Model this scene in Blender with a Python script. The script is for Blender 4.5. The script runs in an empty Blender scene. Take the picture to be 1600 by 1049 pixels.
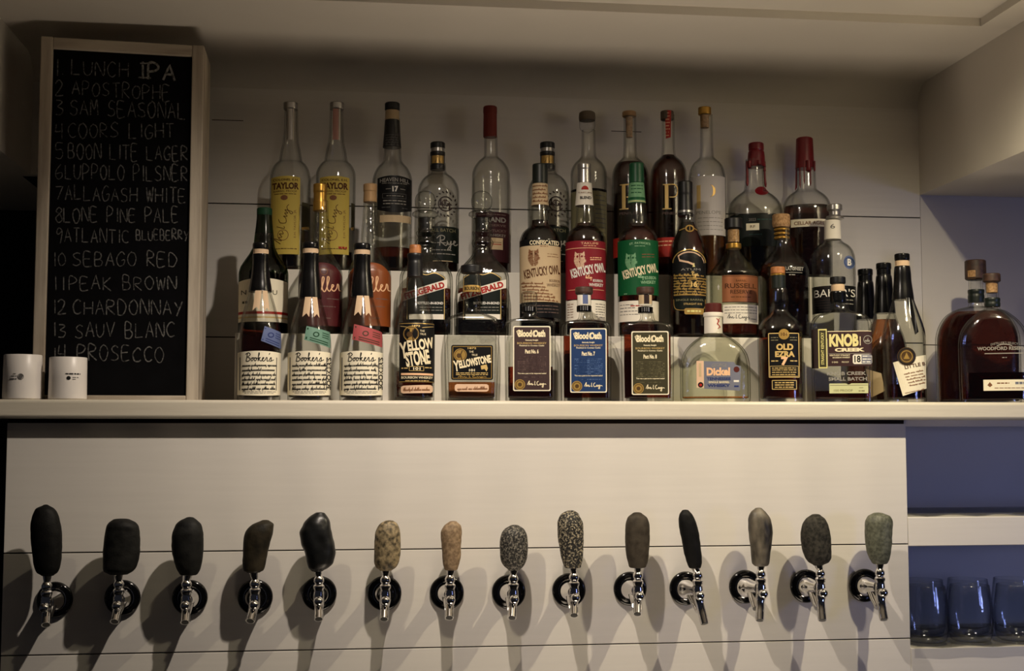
import bpy, bmesh, math, random
from mathutils import Vector, Matrix, noise as mnoise

S = bpy.context.scene
COL = S.collection
rnd = random.Random(7)

# ------------------------------------------------------------------ camera, world, lights, exposure
F = 2060.0
W, H = 1600.0, 1049.0
EYE = Vector((0, 0, 1.45))
PSI = math.atan(250 / F)      # yaw to the right
THE = math.atan(155 / F)      # pitch up
cam_d = bpy.data.cameras.new('camera')
cam_d.sensor_width = 36
cam_d.lens = F / W * 36
cam_d.clip_start = 0.05
cam = bpy.data.objects.new('camera', cam_d)
COL.objects.link(cam)
cam.location = EYE
cam.rotation_euler = (math.pi / 2 + THE, 0, -PSI)
S.camera = cam
CM = Matrix.Translation(EYE) @ cam.rotation_euler.to_matrix().to_4x4()
R3 = cam.rotation_euler.to_matrix()
FWD = R3 @ Vector((0, 0, -1))


def ray(px, py):
    return R3 @ Vector(((px - W / 2) / F, -(py - H / 2) / F, -1))


def at(px, py, Y):
    d = ray(px, py)
    return EYE + d * (Y / d.y)


def on_plane(px, py, p, n):
    d = ray(px, py)
    return EYE + d * ((p - EYE).dot(n) / d.dot(n))


YP, YF, YB = 2.45, 2.419, 2.76            # tap panel, shelf front, back wall
Y1, YR1, Y2, YR2, Y3 = 2.472, 2.525, 2.582, 2.64, 2.70
ZC = EYE.z + 0.775                        # ceiling above the bottles
XA = at(705, 900, YP).x
XB = at(1437, 900, YP).x

S.view_settings.view_transform = 'Standard'
S.view_settings.look = 'None'
S.view_settings.gamma = 1
S.view_settings.exposure = 0.0
S.view_settings.use_curve_mapping = False
S.cycles.max_bounces = 16
S.cycles.transmission_bounces = 14
S.cycles.transparent_max_bounces = 48
S.cycles.sample_clamp_indirect = 4
S.cycles.caustics_reflective = False
S.cycles.caustics_refractive = False

wd = bpy.data.worlds.new('world')
S.world = wd
wd.use_nodes = True
wd.node_tree.nodes['Background'].inputs[0].default_value = (0.75, 0.78, 1.0, 1)
wd.node_tree.nodes['Background'].inputs[1].default_value = 0.014


def light(name, kind, loc, rot, power, col, **kw):
    d = bpy.data.lights.new(name, kind)
    d.energy = power
    d.color = col
    for k, v in kw.items():
        setattr(d, k, v)
    o = bpy.data.objects.new(name, d)
    o.location = loc
    o.rotation_euler = rot
    COL.objects.link(o)
    return o


R_ = math.radians
light('downlight_near_middle', 'SPOT', (XA, YP - 0.60, ZC - 0.02), (R_(4), 0, 0), 43, (1, 0.87, 0.73),
      spot_size=R_(160), spot_blend=1.0, shadow_soft_size=0.013)
light('downlight_at_right', 'SPOT', (XB, YP - 0.60, ZC - 0.02), (R_(4), 0, 0), 44, (1, 0.86, 0.59),
      spot_size=R_(160), spot_blend=1.0, shadow_soft_size=0.013)
# added upward fill near the floor, standing in for bounce onto the ceiling
light('ceiling_bounce_fill', 'AREA', (0.5, 2.02, 0.25), (R_(180), 0, 0), 2.6, (1, 0.82, 0.62),
      shape='RECTANGLE', size=0.8, size_y=0.4, spread=R_(80))
# added bluish fill beamed at the cubby, standing in for light from the right
light('blue_fill_right', 'AREA', (3.2, 0.1, 1.35), (R_(87), 0, R_(33)), 1.0, (0.34, 0.42, 1.0),
      shape='RECTANGLE', size=0.45, size_y=0.5, spread=R_(44))

# ------------------------------------------------------------------ materials
MATS = {}


def srgb(c):
    def f(v):
        v /= 255.0
        return v / 12.92 if v <= 0.04045 else ((v + 0.055) / 1.055) ** 2.4
    return (f(c[0]), f(c[1]), f(c[2]), 1)


def nn(nt, t, **kw):
    n = nt.nodes.new(t)
    for k, v in kw.items():
        setattr(n, k, v)
    return n


def new_mat(name):
    m = bpy.data.materials.new(name)
    m.use_nodes = True
    MATS[name] = m
    return m, m.node_tree, m.node_tree.nodes['Principled BSDF']


def flat(name, rgb, rough=0.5, metal=0.0, coat=0.0):
    if name in MATS:
        return MATS[name]
    m, nt, b = new_mat(name)
    b.inputs['Base Color'].default_value = srgb(rgb)
    b.inputs['Roughness'].default_value = rough
    b.inputs['Metallic'].default_value = metal
    b.inputs['Coat Weight'].default_value = coat
    b.inputs['Specular IOR Level'].default_value = 0.2 if rough >= 0.45 else 0.5
    return m


def noisy(name, c1, c2, scale=8, rough=0.6, stretch=(1, 1, 1), bump=0.0, lo=0.35, hi=0.65, detail=6, metal=0.0, bscale=None, spec=0.5):
    m, nt, b = new_mat(name)
    tc = nn(nt, 'ShaderNodeTexCoord')
    mp = nn(nt, 'ShaderNodeMapping')
    mp.inputs['Scale'].default_value = stretch
    nt.links.new(tc.outputs['Object'], mp.inputs['Vector'])
    no = nn(nt, 'ShaderNodeTexNoise')
    no.inputs['Scale'].default_value = scale
    no.inputs['Detail'].default_value = detail
    nt.links.new(mp.outputs[0], no.inputs['Vector'])
    cr = nn(nt, 'ShaderNodeValToRGB')
    cr.color_ramp.elements[0].position = lo
    cr.color_ramp.elements[1].position = hi
    cr.color_ramp.elements[0].color = srgb(c1)
    cr.color_ramp.elements[1].color = srgb(c2)
    nt.links.new(no.outputs['Fac'], cr.inputs[0])
    nt.links.new(cr.outputs[0], b.inputs['Base Color'])
    b.inputs['Roughness'].default_value = rough
    b.inputs['Metallic'].default_value = metal
    b.inputs['Specular IOR Level'].default_value = spec
    if bump:
        n2 = nn(nt, 'ShaderNodeTexNoise')
        n2.inputs['Scale'].default_value = bscale or scale
        n2.inputs['Detail'].default_value = 8
        nt.links.new(mp.outputs[0], n2.inputs['Vector'])
        bp = nn(nt, 'ShaderNodeBump')
        bp.inputs['Strength'].default_value = bump
        bp.inputs['Distance'].default_value = 0.002
        nt.links.new(n2.outputs['Fac'], bp.inputs['Height'])
        nt.links.new(bp.outputs[0], b.inputs['Normal'])
    return m


def thin_glass(name, tint, edge, rough=0.10, spec=0.055, bump=0.0, bscale=120):
    m, nt, b = new_mat(name)
    nt.nodes.remove(b)
    out = nt.nodes['Material Output']
    lw = nn(nt, 'ShaderNodeLayerWeight')
    lw.inputs['Blend'].default_value = 0.5
    pw = nn(nt, 'ShaderNodeMath', operation='POWER')
    pw.inputs[1].default_value = 3.6
    nt.links.new(lw.outputs['Facing'], pw.inputs[0])
    mx = nn(nt, 'ShaderNodeMix', data_type='RGBA')
    mx.inputs['A'].default_value = (*tint, 1)
    mx.inputs['B'].default_value = (*edge, 1)
    nt.links.new(pw.outputs[0], mx.inputs['Factor'])
    tr = nn(nt, 'ShaderNodeBsdfTransparent')
    nt.links.new(mx.outputs['Result'], tr.inputs['Color'])
    gl = nn(nt, 'ShaderNodeBsdfGlossy')
    gl.inputs['Roughness'].default_value = rough
    p5 = nn(nt, 'ShaderNodeMath', operation='POWER')
    p5.inputs[1].default_value = 5.0
    nt.links.new(lw.outputs['Facing'], p5.inputs[0])
    ma = nn(nt, 'ShaderNodeMath', operation='MULTIPLY_ADD')
    ma.inputs[1].default_value = 0.3
    ma.inputs[2].default_value = spec
    nt.links.new(p5.outputs[0], ma.inputs[0])
    ms = nn(nt, 'ShaderNodeMixShader')
    nt.links.new(ma.outputs[0], ms.inputs[0])
    nt.links.new(tr.outputs[0], ms.inputs[1])
    nt.links.new(gl.outputs[0], ms.inputs[2])
    nt.links.new(ms.outputs[0], out.inputs[0])
    if bump:
        tc = nn(nt, 'ShaderNodeTexCoord')
        no = nn(nt, 'ShaderNodeTexNoise')
        no.inputs['Scale'].default_value = bscale
        nt.links.new(tc.outputs['Object'], no.inputs['Vector'])
        bp = nn(nt, 'ShaderNodeBump')
        bp.inputs['Strength'].default_value = bump
        bp.inputs['Distance'].default_value = 0.004
        nt.links.new(no.outputs['Fac'], bp.inputs['Height'])
        nt.links.new(bp.outputs[0], gl.inputs['Normal'])
        nt.links.new(bp.outputs[0], lw.inputs['Normal'])
    return m


def liquid(name, col, rough=0.0):
    m, nt, b = new_mat(name)
    b.inputs['Base Color'].default_value = (*col, 1)
    b.inputs['Transmission Weight'].default_value = 1.0
    b.inputs['IOR'].default_value = 1.34
    b.inputs['Roughness'].default_value = rough
    return m


thin_glass('clear bottle glass', (0.985, 0.988, 0.978), (0.22, 0.225, 0.205), bump=0.05)
thin_glass('wavy clear glass', (0.975, 0.98, 0.965), (0.12, 0.13, 0.12), bump=0.45, bscale=70)
thin_glass('pale green glass', (0.975, 0.98, 0.945), (0.07, 0.085, 0.04), bump=0.15)
thin_glass('dark green glass', (0.20, 0.30, 0.17), (0.03, 0.05, 0.02))
thin_glass('tumbler glass', (0.95, 0.96, 0.97), (0.32, 0.34, 0.38), spec=0.06, bump=0.05)
liquid('dark bourbon', (0.13, 0.02, 0.009))
liquid('red bourbon', (0.32, 0.05, 0.02))
liquid('amber bourbon', (0.52, 0.18, 0.055))

noisy('white painted shiplap', (222, 217, 210), (225, 220, 213), 5, 0.5, (1, 1, 22), 0.035, bscale=26)
noisy('white painted plaster', (212, 206, 197), (219, 213, 204), 3, 0.75, bump=0.12, bscale=60)
noisy('cream painted shelf board', (206, 198, 182), (213, 206, 190), 5, 0.45, (1, 12, 12), 0.12, bscale=12)
flat('shadow gap', (40, 33, 28), 0.9)
noisy('near black floor and unlit room', (9, 9, 12), (13, 13, 17), 4, 0.8)  # dark of the unlit room past the doorway put into colour; floor too
noisy('white riser laminate', (222, 216, 203), (228, 222, 210), 3, 0.4)
noisy('chalkboard slate', (6, 6, 8), (10, 10, 13), 30, 0.85, spec=0.1)
noisy('white chalk', (22, 22, 24), (112, 110, 107), 260, 0.95, lo=0.32, hi=0.62)
noisy('strong chalk', (58, 57, 56), (140, 138, 133), 260, 0.95, lo=0.3, hi=0.6)
noisy('whitewashed rough wood', (150, 136, 120), (206, 194, 176), 30, 0.85, (1, 1, 0.12), 0.7, bscale=60)
noisy('whitewashed rough wood rail', (150, 136, 120), (206, 194, 176), 30, 0.85, (0.12, 1, 1), 0.7, bscale=60)
flat('chrome', (226, 224, 222), 0.07, 1.0)
flat('glossy black plastic', (9, 9, 10), 0.12)
flat('white glazed ceramic', (236, 230, 224), 0.35)
thin_glass('clear rubber mat', (0.86, 0.86, 0.84), (0.5, 0.5, 0.48), rough=0.2, spec=0.10)

# stones
noisy('black basalt stone', (6, 6, 6), (13, 13, 13), 60, 0.62, bump=0.2, bscale=300, spec=0.2)
noisy('charcoal slate stone', (14, 14, 14), (30, 30, 28), 55, 0.62, bump=0.2, bscale=280, spec=0.2)
noisy('brown black stone', (26, 23, 17), (52, 46, 34), 45, 0.55, bump=0.25, bscale=220, spec=0.2)
noisy('polished black stone', (9, 10, 10), (24, 25, 26), 40, 0.36, bump=0.2, bscale=90)
noisy('tan speckled stone', (58, 50, 34), (160, 142, 108), 130, 0.6, bump=0.25, bscale=300, detail=10)
noisy('sandy pink stone', (112, 90, 66), (156, 132, 102), 170, 0.65, bump=0.2, bscale=300, detail=10)
noisy('grey granite stone', (24, 23, 21), (150, 143, 130), 330, 0.65, bump=0.3, bscale=330, lo=0.47, hi=0.72, detail=4)
noisy('coarse granite stone', (18, 17, 16), (176, 164, 138), 290, 0.65, bump=0.3, bscale=290, lo=0.49, hi=0.66, detail=3)
noisy('brown grey stone', (50, 44, 36), (70, 63, 53), 70, 0.65, bump=0.15, bscale=300, spec=0.2)
noisy('swirled grey stone', (26, 24, 20), (112, 104, 90), 46, 0.5, (1, 1, 0.4), bump=0.2, bscale=120)
noisy('dark pitted stone', (30, 29, 26), (64, 61, 54), 160, 0.7, bump=0.4, bscale=240, spec=0.2)
noisy('green grey stone', (68, 70, 57), (104, 106, 90), 190, 0.55, bump=0.15, bscale=300)

# printing inks, papers, closures
for nme, c, r, mt in [
    ('cream paper', (240, 231, 206), .6, 0), ('white paper', (235, 228, 214), .6, 0), ('yellow paper', (204, 180, 86), .6, 0),
    ('tan paper', (202, 178, 142), .65, 0), ('peach paper', (226, 190, 160), .6, 0), ('black paper', (16, 16, 18), .45, 0),
    ('black green paper', (14, 22, 18), .45, 0), ('plum brown paper', (66, 50, 50), .5, 0), ('navy blue paper', (34, 58, 102), .5, 0),
    ('olive paper', (64, 60, 42), .5, 0), ('grey blue paper', (116, 118, 132), .5, 0), ('maroon paint', (78, 24, 28), .35, 0),
    ('orange brown paint', (134, 68, 28), .35, 0), ('crimson paper', (132, 30, 42), .5, 0), ('kelly green paper', (16, 86, 48), .5, 0),
    ('mint green paper', (120, 172, 128), .5, 0), ('blue stamp paper', (94, 106, 146), .55, 0), ('green stamp paper', (106, 142, 126), .55, 0),
    ('red stamp paper', (160, 74, 76), .55, 0), ('pale green paper', (206, 208, 160), .55, 0), ('pale yellow paper', (226, 216, 140), .55, 0),
    ('dark brown paper', (50, 38, 36), .5, 0), ('mauve brown paper', (60, 40, 42), .5, 0), ('rust red paper', (170, 44, 34), .5, 0),
    ('frosted white paper', (214, 208, 204), .6, 0), ('deep maroon paper', (58, 28, 32), .5, 0), ('dusk brown ink', (74, 54, 40), .6, 0),
    ('black ink', (16, 15, 15), .6, 0), ('brown ink', (86, 50, 26), .6, 0), ('sepia ink', (128, 86, 58), .6, 0), ('grey ink', (98, 96, 94), .6, 0),
    ('cream ink', (238, 224, 188), .55, 0), ('white ink', (232, 228, 220), .55, 0), ('dull white ink', (150, 146, 138), .55, 0),
    ('red ink', (168, 40, 34), .55, 0), ('blue ink', (44, 56, 108), .55, 0), ('green ink', (24, 62, 40), .55, 0), ('dark teal ink', (34, 66, 62), .55, 0),
    ('peach ink', (240, 192, 150), .55, 0), ('yellow ink', (228, 216, 150), .55, 0), ('pale mint ink', (150, 190, 150), .55, 0),
    ('dim print', (112, 92, 86), .6, 0), ('dim olive print', (136, 130, 98), .6, 0), ('dim blue print', (106, 134, 182), .6, 0),
    ('gold foil', (190, 154, 84), .32, 0.4), ('pale gold ink', (222, 190, 122), .45, 0.3), ('copper foil', (186, 120, 82), .3, 0.6),
    ('dark bronze seal', (92, 68, 40), .4, 0.3), ('silver foil', (186, 184, 182), .28, 0.9), ('black wax', (11, 11, 13), .22, 0),
    ('red wax', (128, 16, 30), .32, 0), ('peach ribbon', (206, 178, 146), .6, 0), ('black capsule', (17, 17, 20), .4, 0),
    ('dark red capsule', (116, 42, 35), .45, 0), ('green capsule', (16, 84, 50), .4, 0), ('gold capsule', (196, 152, 70), .3, 0.8),
    ('tan capsule', (174, 140, 100), .5, 0.1), ('black green capsule', (22, 30, 26), .4, 0), ('maroon cap', (84, 34, 30), .5, 0),
    ('grey brown stopper', (104, 92, 78), .55, 0), ('pink strip', (196, 150, 140), .6, 0), ('red strip', (186, 58, 52), .6, 0),
]:
    flat(nme, c, r, mt)
noisy('dark stained wood stopper', (46, 30, 24), (74, 50, 38), 90, 0.5)
noisy('warm wood stopper', (148, 92, 50), (190, 126, 76), 90, 0.45)
noisy('cork', (150, 112, 72), (196, 156, 110), 240, 0.8)


# ------------------------------------------------------------------ mesh building
class MB:
    def __init__(self):
        self.v, self.f, self.m, self.names = [], [], [], []

    def mi(self, mat):
        if mat not in self.names:
            self.names.append(mat)
        return self.names.index(mat)

    def add(self, vs, fs, mat):
        o = len(self.v)
        k = self.mi(mat)
        self.v += [tuple(v) for v in vs]
        for f in fs:
            self.f.append(tuple(i + o for i in f))
            self.m.append(k)

    def box(self, a, b, mat, M=None):
        x0, y0, z0 = a
        x1, y1, z1 = b
        vs = [Vector(p) for p in ((x0, y0, z0), (x1, y0, z0), (x1, y1, z0), (x0, y1, z0), (x0, y0, z1), (x1, y0, z1), (x1, y1, z1), (x0, y1, z1))]
        if M:
            vs = [M @ v for v in vs]
        self.add(vs, [(0, 3, 2, 1), (4, 5, 6, 7), (0, 1, 5, 4), (1, 2, 6, 5), (2, 3, 7, 6), (3, 0, 4, 7)], mat)

    def rings(self, rings, mat, cap0=True, cap1=True):
        n = len(rings[0])
        vs = [p for r in rings for p in r]
        fs = []
        for i in range(len(rings) - 1):
            for j in range(n):
                k = (j + 1) % n
                fs.append((i * n + j, i * n + k, (i + 1) * n + k, (i + 1) * n + j))
        if cap0:
            fs.append(tuple(range(n - 1, -1, -1)))
        if cap1:
            fs.append(tuple((len(rings) - 1) * n + j for j in range(n)))
        self.add(vs, fs, mat)

    def lathe(self, prof, mat, M=None, seg=32, cap0=True, cap1=True):
        rs = []
        for r, z in prof:
            ring = [Vector((r * math.cos(2 * math.pi * j / seg), r * math.sin(2 * math.pi * j / seg), z)) for j in range(seg)]
            rs.append([M @ p for p in ring] if M else ring)
        self.rings(rs, mat, cap0, cap1)

    def tube(self, pts, rad, mat, seg=20):
        pts = [Vector(p) for p in pts]
        rs = []
        for i, p in enumerate(pts):
            t = (pts[min(i + 1, len(pts) - 1)] - pts[max(i - 1, 0)]).normalized()
            a = t.cross(Vector((1, 0, 0)))
            if a.length < 1e-3:
                a = t.cross(Vector((0, 1, 0)))
            a.normalize()
            b = t.cross(a)
            r = rad[i] if isinstance(rad, (list, tuple)) else rad
            rs.append([p + (a * math.cos(2 * math.pi * j / seg) + b * math.sin(2 * math.pi * j / seg)) * r for j in range(seg)])
        self.rings(rs, mat)

    def build(self, name, parent=None, smooth=40, bevel=0.0, recalc=True):
        me = bpy.data.meshes.new(name)
        me.from_pydata(self.v, [], self.f)
        for n in self.names:
            me.materials.append(MATS[n])
        me.polygons.foreach_set('material_index', self.m)
        me.update()
        if recalc:
            bm = bmesh.new()
            bm.from_mesh(me)
            bmesh.ops.recalc_face_normals(bm, faces=bm.faces)
            bm.to_mesh(me)
            bm.free()
        if smooth:
            me.polygons.foreach_set('use_smooth', [True] * len(me.polygons))
            me.set_sharp_from_angle(angle=R_(smooth))
        o = bpy.data.objects.new(name, me)
        COL.objects.link(o)
        if parent:
            o.parent = parent
        if bevel:
            md = o.modifiers.new('bevel', 'BEVEL')
            md.width = bevel
            md.segments = 3
            md.limit_method = 'ANGLE'
        return o


def tag(o, label=None, cat=None, group=None, kind=None):
    if label:
        o['label'] = label
    if cat:
        o['category'] = cat
    if group:
        o['group'] = group
    if kind:
        o['kind'] = kind
    return o


def empty(name, loc, rz=0.0):
    o = bpy.data.objects.new(name, None)
    o.empty_display_size = 0.02
    o.location = loc
    o.rotation_euler = (0, 0, rz)
    COL.objects.link(o)
    return o


def pchip(pts):
    """monotone cubic through (x, y) points"""
    pts = sorted(pts)
    xs = [p[0] for p in pts]
    ys = [p[1] for p in pts]
    n = len(xs)
    h = [xs[i + 1] - xs[i] for i in range(n - 1)]
    d = [(ys[i + 1] - ys[i]) / h[i] for i in range(n - 1)]
    m = [0.0] * n
    for i in range(1, n - 1):
        if d[i - 1] * d[i] > 0:
            w1, w2 = 2 * h[i] + h[i - 1], h[i] + 2 * h[i - 1]
            m[i] = (w1 + w2) / (w1 / d[i - 1] + w2 / d[i])
    m[0], m[-1] = d[0], d[-1]

    def f(x):
        if x <= xs[0]:
            return ys[0]
        if x >= xs[-1]:
            return ys[-1]
        i = max(k for k in range(n - 1) if xs[k] <= x)
        t = (x - xs[i]) / h[i]
        return ((1 + 2 * t) * (1 - t) ** 2 * ys[i] + t * (1 - t) ** 2 * h[i] * m[i] + t * t * (3 - 2 * t) * ys[i + 1] + t * t * (t - 1) * h[i] * m[i + 1])
    return f


# ------------------------------------------------------------------ flat artwork in photograph-sized units
GLY = {
    'A': [[(0, 0), (.5, 1), (1, 0)], [(.2, .38), (.8, .38)]], 'B': [[(0, 0), (0, 1), (.6, 1), (.75, .8), (.6, .55), (0, .52)], [(.6, .53), (.9, .3), (.7, 0), (0, 0)]],
    'C': [[(.95, .85), (.6, 1), (.15, .8), (0, .45), (.2, .08), (.6, 0), (.95, .12)]], 'D': [[(0, 0), (0, 1), (.5, .97), (.95, .6), (.85, .2), (.5, 0), (0, 0)]],
    'E': [[(.85, 1), (0, 1), (0, 0), (.9, 0)], [(0, .52), (.7, .52)]], 'G': [[(.95, .82), (.6, 1), (.15, .8), (0, .4), (.3, .02), (.8, .08), (.95, .4), (.55, .4)]],
    'H': [[(0, 0), (0, 1)], [(1, 0), (1, 1)], [(0, .5), (1, .5)]], 'I': [[(.5, 0), (.5, 1)]], 'K': [[(0, 0), (0, 1)], [(.9, 1), (0, .45), (1, 0)]],
    'L': [[(0, 1), (0, 0), (.9, 0)]], 'M': [[(0, 0), (.12, 1), (.5, .35), (.88, 1), (1, 0)]], 'N': [[(0, 0), (.05, 1), (.95, 0), (1, 1)]],
    'O': [[(.5, 1), (.1, .8), (0, .4), (.3, .02), (.75, .05), (1, .5), (.85, .85), (.5, 1)]], 'P': [[(0, 0), (.05, 1), (.7, .98), (.9, .75), (.6, .5), (.05, .45)]],
    'R': [[(0, 0), (.03, 1), (.65, .98), (.85, .78), (.6, .55), (.05, .5), (.95, 0)]], 'S': [[(.9, .88), (.5, 1), (.1, .8), (.3, .55), (.8, .4), (.85, .12), (.4, 0), (0, .12)]],
    'T': [[(0, 1), (1, 1)], [(.5, 1), (.5, 0)]], 'U': [[(0, 1), (.05, .25), (.4, 0), (.8, .1), (.95, .4), (1, 1)]], 'V': [[(0, 1), (.45, 0), (1, 1)]],
    'W': [[(0, 1), (.25, 0), (.5, .8), (.75, 0), (1, 1)]], 'Y': [[(0, 1), (.45, .5)], [(1, 1), (.3, -.15)]], '.': [[(.3, .02), (.4, .02), (.4, .06)]],
    '1': [[(.5, 0), (.5, 1)]], '2': [[(0, .8), (.4, 1), (.85, .75), (.5, .35), (0, 0), (1, 0)]], '3': [[(.1, .95), (.7, .95), (.85, .75), (.3, .55), (.9, .35), (.7, .02), (0, .05)]],
    '4': [[(.1, 1), (0, .4), (.9, .42)], [(.85, 1), (.85, -.1)]], '5': [[(.9, 1), (.1, 1), (.1, .6), (.7, .6), (.9, .3), (.6, .02), (0, .08)]],
    '6': [[(.7, 1), (.15, .6), (0, .25), (.35, 0), (.85, .15), (.75, .45), (.1, .35)]], '7': [[(0, 1), (.95, 1), (.3, 0)]],
    '8': [[(.5, .55), (.1, .75), (.4, 1), (.8, .8), (.5, .55), (.05, .25), (.4, 0), (.9, .2), (.5, .55)]], '9': [[(.85, .75), (.4, .55), (.1, .75), (.4, 1), (.85, .85), (.8, .5), (.6, -.1)]],
    '0': [[(.5, 1), (.1, .75), (.05, .3), (.4, 0), (.85, .2), (.9, .7), (.5, 1)]],
}
CURSIVE = {
    'Bookers': [[(.6, 2.1), (.4, 1), (.2, 0)], [(0, 1.9), (.9, 2.3), (1.5, 1.8), (.7, 1.15), (1.4, .8), (1.1, .1), (.2, 0)],
                [(1.8, .6), (2.1, 1), (1.7, .5), (2, .05), (2.4, .5), (2.2, .95), (2.9, .85), (3, 1), (2.7, .5), (3, .05), (3.4, .5), (3.2, .95), (3.8, .8), (4.3, 2), (4.1, 2.2), (3.9, 0), (4.1, .8), (4.6, 1), (4.2, .55), (4.8, .05), (5.2, .4), (5.7, .9), (5.4, 1), (5.2, .4), (5.6, .02), (6.1, .4), (6.5, 1.05), (6.7, .9), (6.7, .1), (7.1, .1)],
                [(7.5, 2.3), (7.3, 1.8)], [(7.2, .1), (7.9, 1.1), (8, .6), (7.9, .1), (7.4, .05)], [(8, .1), (8.8, .5)]],
    'Weller': [[(0, 2), (.4, 0), (1, 1.6), (1.4, 0), (2.2, 2.1)],
               [(2, .3), (2.6, .9), (2.3, 1), (2.2, .3), (2.6, .05), (3.1, .4), (3.8, 2), (3.5, 2.2), (3.3, .6), (3.6, .05), (4, .4), (4.7, 2), (4.4, 2.2), (4.2, .6), (4.5, .05), (4.9, .4), (5.4, .9), (5.1, 1), (5, .3), (5.4, .05), (5.9, .5), (6.1, 1.1), (6.3, .9), (6.3, .2), (6.8, .1)]],
    'Rye': [[(.6, 2.1), (.3, 0)], [(-.2, 1.7), (.6, 2.3), (1.4, 2), (1.2, 1.3), (.5, 1.1), (1.5, .0), (1.9, .4)], [(1.9, 1), (2, .3), (2.4, .3), (2.7, 1), (2.4, -.8), (1.9, -.9), (2.6, .1), (3.2, .5), (3.6, .9), (3.3, 1), (3.2, .3), (3.6, .05), (4.1, .5)]],
    'sign': [[(0, .2), (.8, 2), (.6, .1), (1.1, .9), (1.3, .2), (1.8, .9), (1.9, .1), (2.4, .5)], [(3, 1.8), (2.9, .2), (3.3, .3)], [(4.4, 1.8), (3.8, 1.2), (4, .1), (4.8, .3), (5.1, .9), (5.2, .1), (5.7, .8), (5.8, .1), (6.3, .9), (6.2, -.8), (5.8, -.5), (6.8, .6), (7.4, .3)]],
    'flourish': [[(0, 0), (1.6, 3.2), (.4, 2.2), (2, 4.2), (1, 1), (2.4, 3.4), (2.6, 4.6), (1.8, .4), (.6, -.6), (.4, .3), (1.8, 1.5), (2.2, .4), (1.2, -.6)], [(2.9, 4.6), (3.6, 4.4), (3.4, 2), (3.2, .4), (3.7, .0)]],
}


def smooth_line(pts, k=5):
    if len(pts) < 3:
        return list(pts)
    out = []
    for i in range(len(pts) - 1):
        p0, p1, p2, p3 = pts[max(i - 1, 0)], pts[i], pts[i + 1], pts[min(i + 2, len(pts) - 1)]
        for j in range(k):
            t = j / k
            out.append(tuple(0.5 * ((2 * p1[c]) + (-p0[c] + p2[c]) * t + (2 * p0[c] - 5 * p1[c] + 4 * p2[c] - p3[c]) * t * t + (-p0[c] + 3 * p1[c] - 3 * p2[c] + p3[c]) * t ** 3) for c in (0, 1)))
    out.append(pts[-1])
    return out


_tc = {}


def glyph_mesh(s, off):
    key = (s, off)
    if key not in _tc:
        c = bpy.data.curves.new('t', 'FONT')
        c.body = s
        c.resolution_u = 3
        c.offset = off
        o = bpy.data.objects.new('t', c)
        m = o.to_mesh()
        vs = [(v.co.x, v.co.y) for v in m.vertices]
        fs = [tuple(p.vertices) for p in m.polygons]
        o.to_mesh_clear()
        bpy.data.objects.remove(o)
        bpy.data.curves.remove(c)
        x0, x1 = min(v[0] for v in vs), max(v[0] for v in vs)
        y0, y1 = min(v[1] for v in vs), max(v[1] for v in vs)
        _tc[key] = ([((x - x0) / (x1 - x0), (y - y0) / (y1 - y0)) for x, y in vs], fs)
    return _tc[key]


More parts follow.
